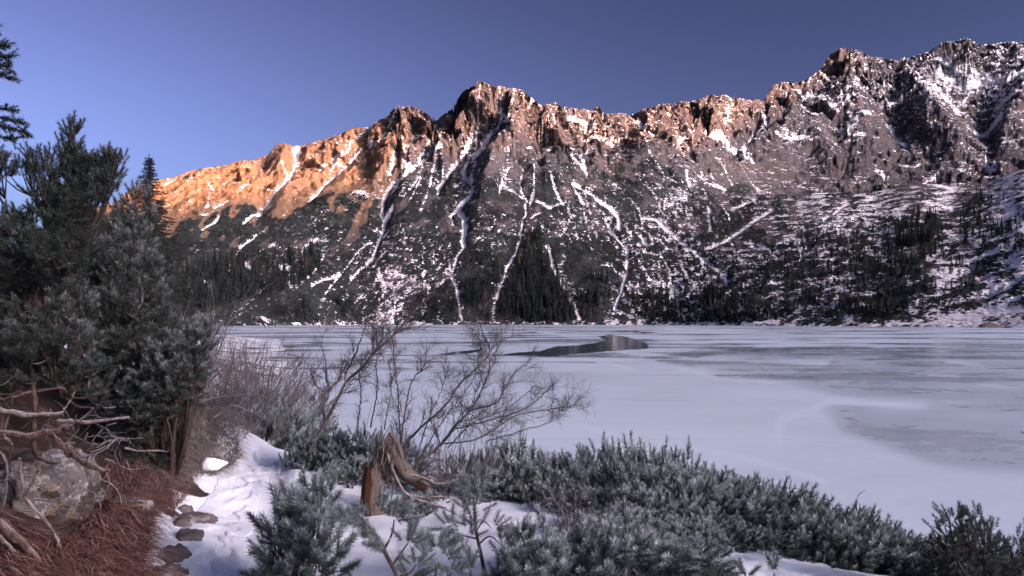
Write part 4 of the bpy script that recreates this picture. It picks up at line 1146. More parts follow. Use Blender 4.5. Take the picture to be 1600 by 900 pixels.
for k in range(70):                                                        # dead twigs and rootlets between the stems
    u = rg_.uniform(-20, 215); v = rg_.uniform(632, 770 + (90 if u < 90 else 0)); Y = rg_.uniform(4.7, 5.9)
    grow(P(u, v, Y) - np.array(root.location), (rg_.normal() * 1.2, rg_.normal() * .4, rg_.normal() * .7), rg_.uniform(.12, .42), rg_.uniform(.0025, .006), 1, rg_, tw, -.2, .8, (1, 4), .25, .5, .0016)
v, f = tubes(tw, 4)
tag(link("twigs", np_mesh("twigs", v, f, [M_TWIG], smooth=True), root), kind="stuff")
# ---- boulder
def rock_mesh(name, mat, seed, sub=4, rough=.25, planes=7, sc=(1, 1, 1)):
    bm = bmesh.new(); bmesh.ops.create_icosphere(bm, subdivisions=sub, radius=1)
    r = np.random.default_rng(seed)
    v = np.array([q.co[:] for q in bm.verts])
    for _ in range(planes):
        n = r.normal(size=3); n /= np.linalg.norm(n); d = r.uniform(.55, .85)
        t = v @ n; over = t > d
        v[over] -= n[None] * (t[over] - d)[:, None] * .88
    nn_ = v / np.linalg.norm(v, axis=1, keepdims=True)
    f1 = fbm(v[:, 0] * 1.8 + seed, v[:, 1] * 1.8 + v[:, 2] * 1.3, 4, seed); f2 = ridged(v[:, 0] * 3 + v[:, 2] * 1.1, v[:, 1] * 3 - v[:, 2] * 2, 3, seed + 3)
    v = v + nn_ * (rough * f1 + rough * .22 * f2)[:, None]
    v *= np.array(sc)
    f = np.array([[q.index for q in fc.verts] for fc in bm.faces]); bm.free()
    return np_mesh(name, v, f, [mat], smooth=True)
b = NB("lichen_rock"); pos = b.pos()
n1 = b.noise(pos, 3.5, 6, .7); n2 = b.noise(pos, 11, 6, .75); n3 = b.noise(pos, 40, 4, .7)
c = b.mix(n3, (.06, .057, .055), (.15, .14, .135))
c = b.mix(b.ramp(n2, .50, .58), c, (.27, .275, .285)); c = b.mix(b.ramp(n1, .49, .58), c, (.035, .032, .03))
n4 = b.noise(pos, 5.5, 5, .7); c = b.mix(b.math('MULTIPLY', b.ramp(n4, .56, .64), .8), c, (.13, .085, .04))
M_ROCK = b.done(c, .92, b.bump(b.math('ADD', n2, b.math('MULTIPLY', n3, .4)), .9, .03), .15)
bp = P(78, 800, 5.45)
o = link("boulder", rock_mesh("boulder", M_ROCK, 17, 5, .34, 16, (.52, .45, .42)), None, tuple(bp)); o.rotation_euler = (.1, .25, .3)
tag(o, "big pale lichen-covered boulder under the gnarled stems on the bank", "boulder")
o = link("boulder", rock_mesh("boulder", M_ROCK, 29, 4, .2, 7, (.16, .14, .09)), None, tuple(og(205, 5.6, .06)))
tag(o, "small lichen-grey boulder poking from the rusty grass", "boulder")
# ---- dark flat stones in the path
b = NB("path_stone"); pos = b.pos(); n1 = b.noise(pos, 16, 5, .7); n2 = b.noise(pos, 4, 3, .6)
c = b.mix(n1, (.035, .032, .032), (.13, .115, .11)); c = b.mix(b.ramp(n2, .55, .7), c, (.3, .3, .32))
M_PST = b.done(c, .75, b.bump(n1, .7, .01), .3)
for i, (u, v, w_, hgt, lab) in enumerate([(300,818,.17,.06,"broad dark flat stone showing through the snow of the path"),(290,806,.07,.05,"small dark stone at the upper end of the stepping stones"),(311,808,.08,.05,"dark stone at the path middle beside the broad flat stone"),
        (293,850,.11,.05,"long dark stepping stone midway down the path edge"),(272,874,.13,.06,"dark rounded stepping stone lower on the path edge"),(258,898,.13,.06,"dark stone lowest on the path, cut by the picture bottom"),
        (285,832,.09,.05,"dark stone wedged under the broad flat stone")]):
    Y = 4.9 * (900 - HV) / (v - HV) if v else 5
    x = Y * (u - CU) / F
    o = link("path_stone", rock_mesh("path_stone", M_PST, 60 + i, 4, .55, 9, (w_ * 1.1, w_ * .8, hgt * 1.2)), None, (x, Y, gnd(x, Y) + .005)); o.rotation_euler = (0, 0, i * 1.3)
    tag(o, lab, "stone")
# ---- lump of snow at the path edge
b = NB("snow_lump"); pos = b.pos(); n1 = b.noise(pos, 9, 5, .65)
M_SNOW = b.done(b.mix(n1, (.77, .80, .84), (.85, .87, .90)), .7, b.bump(n1, .5, .03), .2)
p = P(332, 724, 8.0)
o = link("snow_block", rock_mesh("snow_block", M_SNOW, 83, 4, .2, 6, (.15, .13, .075)), None, tuple(p)); tag(o, "angular block of snow lying at the bend of the path", "snow block")
# ---- dry grass
def grass_mesh(name, roots, Lr, droop, wd, mat, seed, curl=1.0):
    r = np.random.default_rng(seed); n = len(roots)
    a = r.uniform(-1, 1, n) * .9; L = r.uniform(*Lr, n)
    dx = droop[0] + r.normal(size=n) * .5; dy = droop[1] + r.normal(size=n) * .5
    k = np.hypot(dx, dy) + 1e-6; dx /= k; dy /= k
    V = np.empty((n, 7, 3)); sx = -dy * wd; sy = dx * wd
    for q, t in enumerate([0, .38, .74, 1.0]):
        hx = L * (t * .25 + .65 * t * t) * curl; hz = L * (.75 * t - .72 * t * t * curl)
        c = roots + np.stack([dx * hx, dy * hx, hz], -1) + (r.normal(size=(n, 3)) * .012 * t)
        w_ = 1 - t * .75
        if q < 3:
            V[:, 2 * q] = c - np.stack([sx, sy, sx * 0], -1) * w_; V[:, 2 * q + 1] = c + np.stack([sx, sy, sx * 0], -1) * w_
        else: V[:, 6] = c
    i = np.arange(n)[:, None] * 7
    Q = np.concatenate([i + np.array([[0, 1, 3, 2]]), i + np.array([[2, 3, 5, 4]])]); T = i + np.array([[4, 5, 6]])
    tone = np.repeat(r.uniform(0, 1, n), 7)
    return np_mesh(name, V.reshape(-1, 3), [Q, T], [mat], {"tone": tone})
def grass_mat(name, a, c, d, fro=.15):
    b = NB(name); t = b.attr("tone"); pos = b.pos(); n1 = b.noise(pos, 3, 3, .6)
    col = b.mix(t, a, c); col = b.mix(b.ramp(n1, .5, .68), col, d)
    col = b.mix(b.math('MULTIPLY', b.ramp(t, .8, 1.0), fro * 2), col, (.6, .6, .63))
    return b.done(col, .85, None, .15)
M_RG = grass_mat("rust_grass", (.035, .016, .013), (.27, .14, .11), (.12, .06, .05))
M_PG = grass_mat("pale_grass", (.085, .075, .062), (.29, .265, .235), (.16, .145, .125), .45)
def scatter(poly, Y0_, Y1_, n, seed):
    """points on the ground inside a plan region given as photo columns by depth"""
    r = np.random.default_rng(seed); out = []
    while len(out) < n:
        u = r.uniform(min(p[0] for p in poly), max(p[0] for p in poly)); Y = r.uniform(Y0_, Y1_)
        x = Y * (u - CU) / F
        out.append((u, Y, x))
    u, Y, x = np.array(out).T
    z = ground_z(x, Y)
    v = HV - (z - CZ) / Y * F
    ok = in_poly(u, v, poly)
    return np.stack([x, Y, z], -1)[ok]
rg = scatter([(-30,800),(60,850),(110,840),(150,795),(190,775),(225,788),(238,815),(232,850),(222,900),(214,960),(-30,960)], 3.9, 6.6, 16000, 91)
o = link("rust_grass", grass_mesh("rust_grass", rg, (.14, .42), (.8, -.45), .0048, M_RG, 92)); tag(o, "rust red dry grass hanging over the bank beside the path", "grass", kind="stuff")
pg = scatter([(225,735),(262,690),(275,655),(300,640),(345,648),(372,690),(378,716),(350,735),(335,745),(300,745),(260,770)], 6.2, 11.5, 13000, 93)
o = link("pale_grass", grass_mesh("pale_grass", pg, (.15, .36), (.75, -.5), .004, M_PG, 94)); tag(o, "pale rimed grass draped over the mound at the path bend", "grass", kind="stuff")
pg2 = scatter([(300,640),(360,625),(440,650),(395,668),(380,690),(345,660)], 9, 18, 4000, 95)
o = link("pale_grass", grass_mesh("pale_grass", pg2, (.2, .45), (.4, -.6), .006, M_PG, 96)); tag(o, "pale rimed grass where the path runs into the shrubs", "grass", kind="stuff")
lt_ = scatter([(150,740),(280,700),(300,770),(270,800),(200,790),(150,800)], 4.8, 8.5, 5000, 97)
o = link("dead_twigs", grass_mesh("dead_twigs", lt_, (.15, .45), (.6, -.2), .003, M_RG, 98, .8)); tag(o, "tangle of thin dead stalks in the shaded hollow above the path", "dead stalks", kind="stuff")
print("left bank", time.time() - T0)
# ================================================================== BARE WILLOWS
WIL = [ # traced stems: pixels, depth, radius px at base and tip
 ([(484,706),(508,659),(528,622),(542,595),(569,571),(586,548),(603,534),(623,514),(650,480),(668,470)],8.6,3.6,1.0,.42),
 ([(540,597),(540,585),(552,561),(566,524),(574,494),(574,457)],8.6,2.2,.8,.36),([(574,494),(600,470),(630,458),(645,452)],8.6,1.3,.6,.26),([(586,548),(582,531),(592,517),(604,490),(615,470)],8.6,1.4,.7,.28),
 ([(509,676),(507,652),(504,636),(513,615),(510,592),(508,561),(501,538)],8.9,2.6,.7,.3),([(513,617),(495,602),(485,582),(474,561),(447,553)],8.9,1.6,.6,.26),([(513,612),(530,590),(538,575),(548,560)],8.9,1.2,.6,.22),
 ([(558,672),(560,655),(564,619),(562,582),(566,560)],8.7,1.5,.6,.26),([(579,668),(589,612),(588,568),(592,545)],8.8,1.4,.6,.26),([(600,672),(606,640),(612,600),(608,570)],8.5,1.2,.6,.24),
 ([(628,700),(625,680),(623,646),(621,605),(616,561),(613,528)],8.5,2.0,.7,.3),([(626,690),(632,650),(640,605),(652,585),(663,571),(667,531)],8.4,1.8,.6,.3),
 ([(622,705),(640,685),(660,666),(697,632),(717,602),(748,571),(765,551),(752,517),(756,500)],8.3,2.6,.8,.4),([(765,551),(775,530),(785,512)],8.3,1,.5,.22),
 ([(645,735),(657,720),(690,693),(711,666),(738,636),(758,598),(768,561),(785,531)],8.1,3.6,.9,.42),([(738,640),(775,629),(788,609),(806,580),(830,566)],8.1,1.8,.6,.34),
 ([(690,693),(744,686),(802,652),(850,640),(900,634)],8.0,1.8,.6,.36),([(711,670),(771,655),(819,639),(845,620),(866,600)],8.0,1.6,.6,.34),([(760,690),(815,673),(869,655),(895,630)],7.9,1.3,.5,.3),
 ([(700,700),(740,660),(790,640),(840,600)],8.2,1.4,.5,.32),([(650,712),(672,650),(690,610),(700,575)],8.4,1.4,.6,.28),([(655,718),(690,660),(735,600),(745,575)],8.2,1.3,.6,.3)]
rw = np.random.default_rng(404)
wb = og(640, 8.3)
root = empty("willow_shrub", tuple(wb))
tag(root, "leafless willow with many leaning stems and fine twigs beside the broken stump", "bare shrub")
fine = []
for pts, Y, r0, r1, L in WIL:
    c = spline([P(u, v, Y + .12 * math.sin(i * 1.7 + u)) for i, (u, v) in enumerate(pts)], 26)
    c[1:-1] += rw.normal(size=(24, 3)) * .004
    rad = np.linspace(r0, r1, 26) * Y / F * .85
    link("stem", tube_mesh("stem", [(c - wb, rad)], M_TWIG, 6), root)
    ln = np.linalg.norm(np.diff(c, axis=0), axis=1).sum()
    branch_off(c - wb, rad.mean(), 2, rw, fine, .18, .8, (int(9 + ln * 6), int(12 + ln * 8)), .26, .58, L * 1.5, .0013, .15)
for k in range(26):  # short upright shoots near the ground
    u = rw.uniform(540, 760); Y = rw.uniform(7.9, 8.7); p = on_ground(u, Y)
    grow(p - wb, (rw.normal() * .25 + .2, rw.normal() * .2, 1), rw.uniform(.5, 1.1), .004, 1, rw, fine, .3, .5, (3, 6), .12, .5, .0013)
v, f = tubes(fine, 3)
tag(link("twigs", np_mesh("twigs", v, f, [M_TWIG], smooth=True), root), kind="stuff")
print("willow twigs", len(fine), len(f) * 2)
# ---- generic bare shrubs along the shore path
def bare_shrub(seed, n=15, h=1.5, spread=.9, kids=(9, 13)):
    r = np.random.default_rng(seed); a_, fn = [], []
    for k in range(n):
        an = 2 * PI * k / n + r.uniform(-.3, .3); d = np.array([math.cos(an) * spread * r.uniform(.3, 1), math.sin(an) * spread * r.uniform(.3, 1), 1.0])
        tmp = []
        grow((math.cos(an) * .06, math.sin(an) * .06, -.05), d, h * r.uniform(.7, 1.1), .011, 0, r, tmp, .2, .6, kids, .14)
        a_ += tmp
        branch_off(tmp[0][0], .006, 1, r, fn, .25, .6, kids, .18, .5, h * .75, .0024, .2)
    v, f = tubes(a_, 5); v2, f2 = tubes(fn, 3)
    return np_mesh("stems", v, f, [M_TWIGF], smooth=True), np_mesh("twigs", v2, f2, [M_TWIGF], smooth=True)
BS = [bare_shrub(41), bare_shrub(43, 17, 1.3, 1.3), bare_shrub(47, 9, 1.8, .6)]
def put_shrub(u, vtop, Y, k, label, group=None, wide=1.0):
    p = on_ground(u, Y)
    h = max(.5, P(u, vtop, Y)[2] - p[2])
    s = h / (1.25, .95, 1.6)[k]
    o = empty("bare_shrub", (p[0], p[1], p[2])); o.rotation_euler = (0, 0, rw.uniform(0, 6.28)); o.scale = (s * wide, s * wide, s)
    tag(o, label, "bare shrub", group)
    link("stems", BS[k][0], o); tag(link("twigs", BS[k][1], o), kind="stuff")
gsh = "bare grey shrubs crowding the shore beyond the path"
for u, vt, Y, k in [(355,560,11.5,0),(385,580,12,1),(345,590,10.8,1),(372,540,14,2),(400,560,15,0),(420,585,15.5,1),(338,530,15,0),(360,525,19,2),(392,535,21,0),(415,548,22,1),(430,570,20,0),(345,515,24,2),(378,522,27,0),(402,535,30,1),(330,540,12.5,0),(410,600,12.6,1),(432,606,14.5,1),(310,520,20,0),(325,512,30,2),(350,512,34,0)]:
    put_shrub(u, vt + 22, Y, k, "leafless grey-violet shrub in the crowded belt along the shore beyond the path bend", gsh, 1.25)
put_shrub(318, 448, 30, 2, "taller pale leafless tree above the shrub belt, seen against the dark forest", None, 1.1)
put_shrub(300, 478, 26, 2, "pale leafless sapling close behind the frosted pine bough", None, 1.0)
for u, vt, Y, k, lab in [(690,735,7.7,1,"low leafless bush between the fallen stump top and the pine thicket"),(735,725,7.9,1,"rime-grey leafless bush at the foot of the willow on its thicket side"),(895,850,5.7,1,"small leafless bush on the snow at the front of the thicket")]:
    put_shrub(u, vt, Y, k, lab)
# long pale branches arching out of the shrub belt
for i, pts in enumerate([[(318,606),(350,575),(368,560),(378,548)],[(320,613),(355,590),(372,572),(395,567),(440,590)],[(322,626),(350,620),(400,618),(430,628)],[(335,652),(362,634),(385,642),(408,652),(440,668)]]):
    c = px_line(pts, 10.5 - .2 * i, 18); o = link("fallen_branch", tube_mesh("fallen_branch", [(c - c[0], np.linspace(.016, .006, 18))], M_GREYW, 6), None, tuple(c[0]))
    tag(o, ["upper pale branch arching from the frosted pine over the shrubs","second pale branch bending low over the shrubs","straight pale branch lying low under the shrubs","bent pale branch propped over the path beyond the mound"][i], "branch")
# lone twigs above the low pine band
for u, v0, pts, lab in [(1235,790,[(1236,780),(1234,762),(1236,752),(1233,743)],"short bare twig rising from the pine band"),(1345,815,[(1346,815),(1339,797),(1338,782),(1343,772),(1352,766)],"curved bare twig rising over the ice from the pine band")]:
    c = px_line(pts, 6.9, 14); o = link("bare_twig", tube_mesh("bare_twig", [(c - c[0], np.linspace(.006, .003, 14))], M_TWIG, 5), None, tuple(c[0])); tag(o, lab, "twig")

# ================================================================== BROKEN STUMP
b = NB("stump_bark"); pos = b.pos(); st = b.mapping(pos, (1, 1, .3)); n1 = b.noise(st, 45, 5, .75); n2 = b.noise(pos, 18, 3, .6)
M_STB = b.done(b.mix(n1, (.035, .03, .026), (.17, .145, .125)), .9, b.bump(n1, 1.0, .02), .1)
b = NB("rotten_wood"); pos = b.pos(); st = b.mapping(pos, (1, 1, .12)); n1 = b.noise(st, 60, 5, .75)
M_ROT = b.done(b.mix(n1, (.014, .008, .006), (.072, .033, .022)), .9, b.bump(n1, 1.0, .015), .1)
b = NB("splinter_wood"); pos = b.pos(); st = b.mapping(pos, (1, 1, .15)); n1 = b.noise(st, 50, 5, .75)
M_SPL = b.done(b.mix(n1, (.03, .026, .024), (.125, .108, .098)), .9, b.bump(n1, 1.0, .015), .1)
Ys = 7.0
sb = og(588, Ys, -.08)
root = empty("tree_stump", tuple(sb)); tag(root, "snapped tree stump with splintered top and rotten orange flank", "tree stump")
px = Ys / F
def limb(name, pts, rr, mat, Y=Ys, sides=10, jag=.12, seed=0, flat=1.0):
    c = px_line(pts, Y, 18) - sb
    rad = np.interp(np.linspace(0, 1, 18), np.linspace(0, 1, len(rr)), rr) * px
    v, f = tubes([(c, rad)], sides)
    rr_ = np.random.default_rng(seed)
    ang = np.tile(rr_.normal(size=sides) * jag, 18)
    ax = np.repeat(c, sides, 0); v = ax + (v - ax) * (1 + ang + rr_.normal(size=len(v)) * jag * .35)[:, None]
    v[:, 1] = ax[:, 1] + (v[:, 1] - ax[:, 1]) * flat
    k = len(v)
    return link(name, np_mesh(name, v, [f, np.array([list(range(sides)), list(range(k - sides, k))])], [mat], smooth=True), root)
limb("trunk", [(589,812),(588,790),(588,765),(589,738),(590,722)], [15,13.5,13,12.5,11], M_STB, sides=16, jag=.08, seed=1)
rsf = np.random.default_rng(71)
for i in range(11):                                                        # the rotten flank has split into upright shards
    u0 = 566 + i * 1.6 + rsf.normal() * .8; vt_ = rsf.uniform(712, 742); wd_ = rsf.uniform(1.6, 3.2)
    limb("rotten_shard", [(u0 + 1, 808), (u0 + rsf.normal(), 780), (u0 + 1 + rsf.normal(), 755), (u0 + 2 + rsf.normal() * 1.5, vt_)], [wd_, wd_ * 1.1, wd_, .4], M_ROT if i < 8 else M_STB, Ys - .07 + rsf.uniform(-.03, .02), 6, .3, 200 + i)
for i, (pts, rr) in enumerate([([(588,745),(589,720),(588,703)],[5,4,.6]),([(594,745),(596,715),(600,695),(606,684)],[7,6,4,1]),([(600,740),(604,712),(608,692),(609,676)],[6,6,5,1.5]),([(598,730),(601,705),(604,690)],[5,4,.6]),
        ([(583,735),(584,715),(586,706)],[4,3,.5]),([(606,715),(612,700),(616,690),(610,678)],[4,4,3,1]),([(604,705),(614,712),(622,722),(628,735)],[6,7,7,4]),([(608,700),(618,706),(626,714)],[4,4,1]),([(592,750),(598,742),(604,752),(608,765)],[3,2.5,2,.6]),
        ([(602,700),(608,720),(612,745),(618,758)],[3,3,2.2,1])]):
    limb("splinter", pts, rr, M_SPL, Ys - .05 + .02 * (i % 4), 7, .45, 10 + i, .6)
rsp = np.random.default_rng(66)
for i in range(16):
    u0 = rsp.uniform(580, 614); v0 = rsp.uniform(705, 750); L = rsp.uniform(14, 42)
    limb("splinter", [(u0, v0), (u0 + rsp.normal() * 3 + 3, v0 - L * .5), (u0 + rsp.normal() * 5 + 6, v0 - L)], [2.2, 1.6, .3], M_SPL, Ys - .12 + rsp.uniform(-.03, .05), 5, .3, 90 + i, .6)
limb("fallen_top", [(604,690),(615,712),(632,738),(650,752),(668,764)], [6,9,11,10,7], M_STB, Ys + .08, 12, .15, 30)
limb("rotten_shard", [(650,756),(660,760),(668,763)], [5,5,2], M_ROT, Ys - .02, 8, .2, 31)
limb("branch", [(611,676),(620,690),(626,706),(630,722),(635,736)], [4,4,3.6,3,2], M_STB, Ys + .02, 7, .08, 32)
limb("branch", [(611,678),(600,690),(592,702),(588,712)], [2.4,2.2,1.8,1], M_GREYW, Ys - .05, 6, .08, 33)
for i, (pts, rr) in enumerate([([(604,706),(615,738),(629,765),(642,776),(662,784),(698,794)],[2.6,2.6,2.4,2.2,1.8,1.2]),([(640,742),(665,748),(682,756),(707,752),(716,748)],[3,2.4,2.2,1.6,1]),([(655,750),(672,746),(684,752),(690,740),(702,735)],[2,1.8,1.4,1.2,.8]),
        ([(635,770),(660,778),(690,776),(716,782)],[2,1.8,1.4,.8]),([(616,752),(612,775),(609,792)],[1.4,1.2,.8]),([(650,782),(680,790),(706,800),(724,812)],[1.6,1.4,1.2,.6]),([(640,775),(648,790),(640,802)],[1.2,1,.7])]):
    limb("root", pts, rr, M_GREYW if i != 4 else M_SPL, Ys - .12 + .03 * i, 6, .12, 40 + i)
print("shrubs", time.time() - T0)
# ================================================================== PINES CLOSEST TO THE CAMERA
# dense bush beside the path
fb1 = [(440,785),(456,768),(472,772),(492,764),(512,772),(518,795),(508,815),(530,840),(536,872),(525,905),(512,960),(415,960),(408,900),(412,858),(420,822),(430,805)]
traced_pine("dwarf_pine", [(fb1, 4.6, .30, 150)], [og(450, 4.7), og(480, 4.7), og(430, 4.6)], 2100, "thick frosted dwarf pine with upright candles right beside the path", "dwarf pine",
            per=2.6, rr=.06, lenr=(.11, .165), up=.8, frost=(.25, 1.0), rad=.012, kind="puff")
fb2 = [(800,850),(815,830),(835,845),(850,835),(870,860),(880,900),(885,960),(780,960),(775,900),(788,870)]
traced_pine("dwarf_pine", [(fb2, 4.5, .3, 80)], [og(825, 4.6), og(850, 4.6)], 2200, "dwarf pine in the front between the sapling and the heavily frosted bush", "dwarf pine",
            per=3, rr=.065, lenr=(.10, .15), up=.8, frost=(.2, .9), rad=.010, kind="puff")
fb3 = [(900,855),(930,830),(950,818),(975,835),(1010,850),(1040,858),(1075,870),(1110,880),(1130,910),(1130,960),(890,960),(885,900)]
traced_pine("dwarf_pine", [(fb3, 4.8, .4, 165)], [og(960, 4.9), og(1010, 4.9), og(1060, 4.9)], 2300, "wide frost-white dwarf pine bowing over at the front of the thicket", "dwarf pine",
            per=3, rr=.07, lenr=(.11, .16), kind="puff", up=.4, lean=(.3, 0, 0), frost=(.35, 1.0), rad=.012)
# dark bushy pine close by at the far end of the low band
fr_ = [(1448,838),(1462,818),(1476,826),(1484,800),(1500,792),(1530,806),(1545,820),(1562,838),(1575,855),(1600,835),(1640,850),(1640,960),(1440,960),(1430,905),(1460,880)]
traced_pine("dwarf_pine", [(fr_, 5.2, .4, 150)], [og(1530, 5.3), og(1570, 5.3), og(1600, 5.3)], 2400, "dark dwarf pine with hardly any frost standing out against the ice", "dwarf pine",
            per=6, rr=.075, lenr=(.055, .09), up=.55, lean=(-.35, 0, 0), frost=(.05, .4), mat=M_NEEDD, rad=.014)
# shoot-by-shoot plants: each needle brush is a part of its own
HERO = [np_mesh("shoot", t, np.arange(len(t)).reshape(-1, 3), [M_NEED], {"frost": np.clip(f * (.5 + .1 * i), 0, 1)}) for i, (t, f) in enumerate(SHOOT["hero"])]
def hero(name, label, lines_px, shoots_px, Y, base_uv, cat="pine sapling"):
    bp_ = P(base_uv[0], base_uv[1], Y); bp_[2] = min(bp_[2], gnd(bp_[0], bp_[1])) - .02
    rt = empty(name, tuple(bp_)); tag(rt, label, cat)
    rh = np.random.default_rng(int(base_uv[0]))
    for pts, r0, r1 in lines_px:
        c = spline([P(u, v, Y + dy) for u, v, dy in pts], 14); c0 = c.copy()
        if pts[0][1] >= 895: c0[0][2] = gnd(c0[0][0], c0[0][1]) - .03
        link("stem", tube_mesh("stem", [(c0 - bp_, np.linspace(r0, r1, 14) * Y / F)], M_BARK, 7), rt)
    for i, (u, v, dy, du, dv, ln) in enumerate(shoots_px):
        p = P(u, v, Y + dy) - bp_; a = Vector((du, rh.uniform(-.35, .35), -dv))
        o = link("shoot", HERO[i % 4], rt, tuple(p)); s = ln * Y / F
        o.rotation_mode = 'QUATERNION'; o.rotation_quaternion = a.to_track_quat('Z', 'Y'); o.scale = (s, s, s)
    return rt
def tuft(u, v, n, rad, ln, seed, up=(0, -1)):
    r = np.random.default_rng(seed); out = []
    for k in range(n):
        a = r.uniform(-1.5, 1.5) + math.atan2(up[0], -up[1]); q = r.uniform(.1, 1)
        out.append((u + math.sin(a) * rad * q * .8, v - math.cos(a) * rad * q * .5, r.uniform(-.06, .06), math.sin(a * .8), -math.cos(a * .8), ln * r.uniform(.8, 1.15)))
    return out
sh = tuft(741,772,7,16,34,1) + tuft(738,800,9,26,30,2) + tuft(748,822,6,22,28,3) + tuft(768,824,6,16,26,4,(.6,-.8)) + tuft(722,826,5,14,26,5,(-.7,-.7)) + tuft(735,838,4,14,24,6) + tuft(705,823,5,14,26,7,(-1,-.2)) + tuft(782,846,4,12,24,8,(.8,-.5))
hero("pine_sapling", "frosted pine sapling with bare stem and a tufted crown standing in the snow", [([(758,900,0),(752,868,0),(744,830,0),(740,780,.0)],3.6,1.6),([(746,842,0),(722,836,.05),(700,828,.06)],1.6,.8),([(748,850,0),(765,838,-.05),(780,848,-.04)],1.6,.8),([(752,868,0),(735,872,.04),(722,866,.03)],1.3,.6),
     ([(744,830,0),(756,815,.02),(768,826,.03)],1.2,.6)], sh + tuft(722,864,3,10,20,9,(-.6,-.8)), 4.7, (758,900))
# bough that reaches in from below, needles all along
sh = []
axis = [(622,902),(604,868),(590,842),(572,822),(550,812),(522,808)]
rq = np.random.default_rng(8)
for t in np.linspace(.22, 1, 34):
    k = t * (len(axis) - 1); i = min(len(axis) - 2, int(k)); u = axis[i][0] + (axis[i + 1][0] - axis[i][0]) * (k - i); v = axis[i][1] + (axis[i + 1][1] - axis[i][1]) * (k - i)
    for _ in range(2):
        sgn = rq.choice([-1, 1]); sh.append((u + rq.normal() * 3, v + rq.normal() * 3, rq.uniform(-.05, .05), -.75 + .7 * sgn * rq.random(), -.45 - .3 * rq.random() + .4 * sgn, 30 * rq.uniform(.8, 1.1)))
sh += tuft(612,812,9,26,34,21,(.4,-.9)) + tuft(636,850,8,22,32,22,(.5,-.8)) + tuft(590,800,7,18,32,23) + tuft(648,885,7,18,30,24,(.4,-.9))
hero("pine_bough", "long frosted pine bough reaching in over the snow toward the stump", [([(u, v, 0) for u, v in [(628,925)] + axis],4.2,1.6),([(600,860,0),(612,835,0),(616,812,0)],2,1),([(612,885,0),(628,862,0),(638,848,0)],2,1),([(620,900,0),(640,895,0),(650,882,0)],2,1)], sh, 3.9, (628,925), "pine bough")
sh = tuft(682,858,14,24,34,31) + tuft(672,870,6,18,30,32,(-.7,-.6)) + tuft(696,872,6,18,30,33,(.7,-.6))
hero("pine_sapling", "small round-headed frosted pine sapling between the long bough and the tufted sapling", [([(684,935,0),(681,905,0),(682,872,0)],3,1.8)], sh, 4.2, (684,925))
sh = tuft(640,905,8,18,30,41) + tuft(715,900,8,18,28,42) + tuft(735,890,6,16,28,43) + tuft(700,895,6,14,28,44)
hero("pine_sapling", "cluster of frosted pine tips at the very bottom beside the round sapling", [([(715,940,0),(716,915,0),(716,900,0)],2.4,1.2),([(735,940,0),(735,905,0),(735,890,0)],2.2,1.2),([(640,940,0),(640,920,0),(640,905,0)],2.2,1.2),([(700,940,0),(700,910,0),(700,897,0)],2.2,1.2)], sh, 4.3, (710,930))
for u, v, lab in [(1210,892,"largest lone pine tip poking through the snow at the bottom edge"),(1165,900,"small lone pine tip poking through the snow beside the larger one")]:
    hero("pine_sapling", lab, [([(u-8,930,0),(u-2,910,0),(u,895,0)],2,1)], tuft(u,v,5,9,26,int(u),(.5,-.8)), 4.8, (u-8,915))
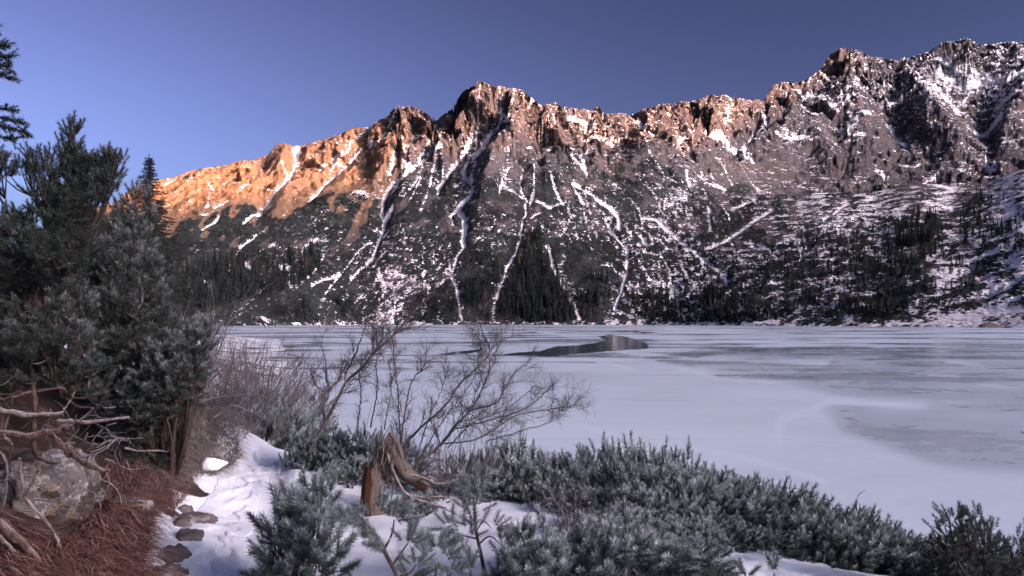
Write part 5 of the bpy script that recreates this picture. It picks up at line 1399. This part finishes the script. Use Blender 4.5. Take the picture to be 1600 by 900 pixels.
# ================================================================== SNOW PATCHES ON THE FRONT PINES, PEOPLE, SHORE ROCKS
b = NB("hiker_clothes"); pos = b.pos("Generated"); sp_ = b.n("ShaderNodeSeparateXYZ"); b.l(pos, sp_.inputs[0])
oi = b.n("ShaderNodeObjectInfo").outputs["Random"]
c = b.mix(b.ramp(sp_.outputs[2], .49, .5), (.02, .02, .025), b.mix(oi, (.10, .03, .03), (.03, .05, .10)))
c = b.mix(b.ramp(sp_.outputs[2], .85, .86), c, (.35, .22, .17)); c = b.mix(b.ramp(sp_.outputs[2], .945, .95), c, (.03, .03, .03))
M_HIK = b.done(c, .8, None, .2)
def person_mesh():
    J = {"pel":((0,0,.93),.15),"che":((0,.01,1.3),.17),"nec":((0,.01,1.5),.06),"hd0":((0,.01,1.58),.085),"hd1":((0,.02,1.72),.09),
         "hl":((.10,0,.88),.10),"kl":((.13,.10,.50),.07),"al":((.13,.03,.09),.05),"tl":((.14,.17,.04),.045),"hr":((-.10,0,.88),.10),"kr":((-.11,.02,.50),.07),"ar":((-.11,-.20,.12),.05),"tr":((-.11,-.07,.05),.045),
         "sl":((.20,.01,1.42),.075),"el":((.27,-.06,1.15),.055),"wl":((.26,.06,.92),.04),"fl":((.25,.10,.84),.035),"sr":((-.20,.01,1.42),.075),"er":((-.27,0,1.15),.055),"wr":((-.25,.14,.95),.04),"fr":((-.24,.19,.88),.035)}
    E = [("pel","che"),("che","nec"),("nec","hd0"),("hd0","hd1"),("pel","hl"),("hl","kl"),("kl","al"),("al","tl"),("pel","hr"),("hr","kr"),("kr","ar"),("ar","tr"),("che","sl"),("sl","el"),("el","wl"),("wl","fl"),("che","sr"),("sr","er"),("er","wr"),("wr","fr")]
    ks = list(J); me = bpy.data.meshes.new("person")
    me.from_pydata([J[k][0] for k in ks], [(ks.index(a), ks.index(c)) for a, c in E], [])
    o = bpy.data.objects.new("person", me); COL.objects.link(o)
    sk = o.modifiers.new("skin", 'SKIN'); sb_ = o.modifiers.new("sub", 'SUBSURF'); sb_.levels = 1; sb_.render_levels = 1
    for i, k in enumerate(ks):
        d = me.skin_vertices[0].data[i]; d.radius = (J[k][1], J[k][1] * .85); d.use_root = (k == "pel")
    dg = bpy.context.evaluated_depsgraph_get()
    m2 = bpy.data.meshes.new_from_object(o.evaluated_get(dg)); bpy.data.objects.remove(o)
    m2.name = "person"; m2.materials.clear(); m2.materials.append(M_HIK)
    for p in m2.polygons: p.use_smooth = True
    return m2
PM = person_mesh()
for u, v, rz, lab in [(414,513.3,.6,"person in dark clothing walking on the ice, first of the near trio by the shore"),(420,512.8,2.2,"person in dark clothing in the middle of the near trio on the ice"),(430,512.4,-.7,"person in dark clothing at the open-ice end of the near trio"),
        (490,512.2,1.4,"person walking on the ice behind the bare willow twigs"),(499,512.2,.3,"person walking on the ice just ahead of the one behind the willow twigs"),(1021,511.5,.9,"lone person on the ice beyond the open water")]:
    Y = CZ * F / (v - HV); o = link("person", PM, None, (Y * (u - CU) / F, Y, 0)); o.rotation_euler = (0, 0, rz); tag(o, lab, "person", "people walking on the frozen lake")
for i, (u, v, w_, lab) in enumerate([(1545,511.5,5.5,"dark boulder at the far shore below the open snow slope"),(1208,510,2.6,"dark flat boulder on the far snowy shore"),(1050,510,2.5,"small dark boulder on the far shore near the light larches"),(1450,511,2.6,"small dark boulder at the far shore end of the snow slope")]):
    c_ = int(np.searchsorted(U, u)); Y = Y0[c_] - 1
    o = link("boulder", rock_mesh("boulder", M_PST, 150 + i, 3, .25, 6, (w_, w_ * .8, w_ * .42)), None, (Y * (u - CU) / F, Y, .3)); tag(o, lab, "boulder")
print("done", time.time() - T0)
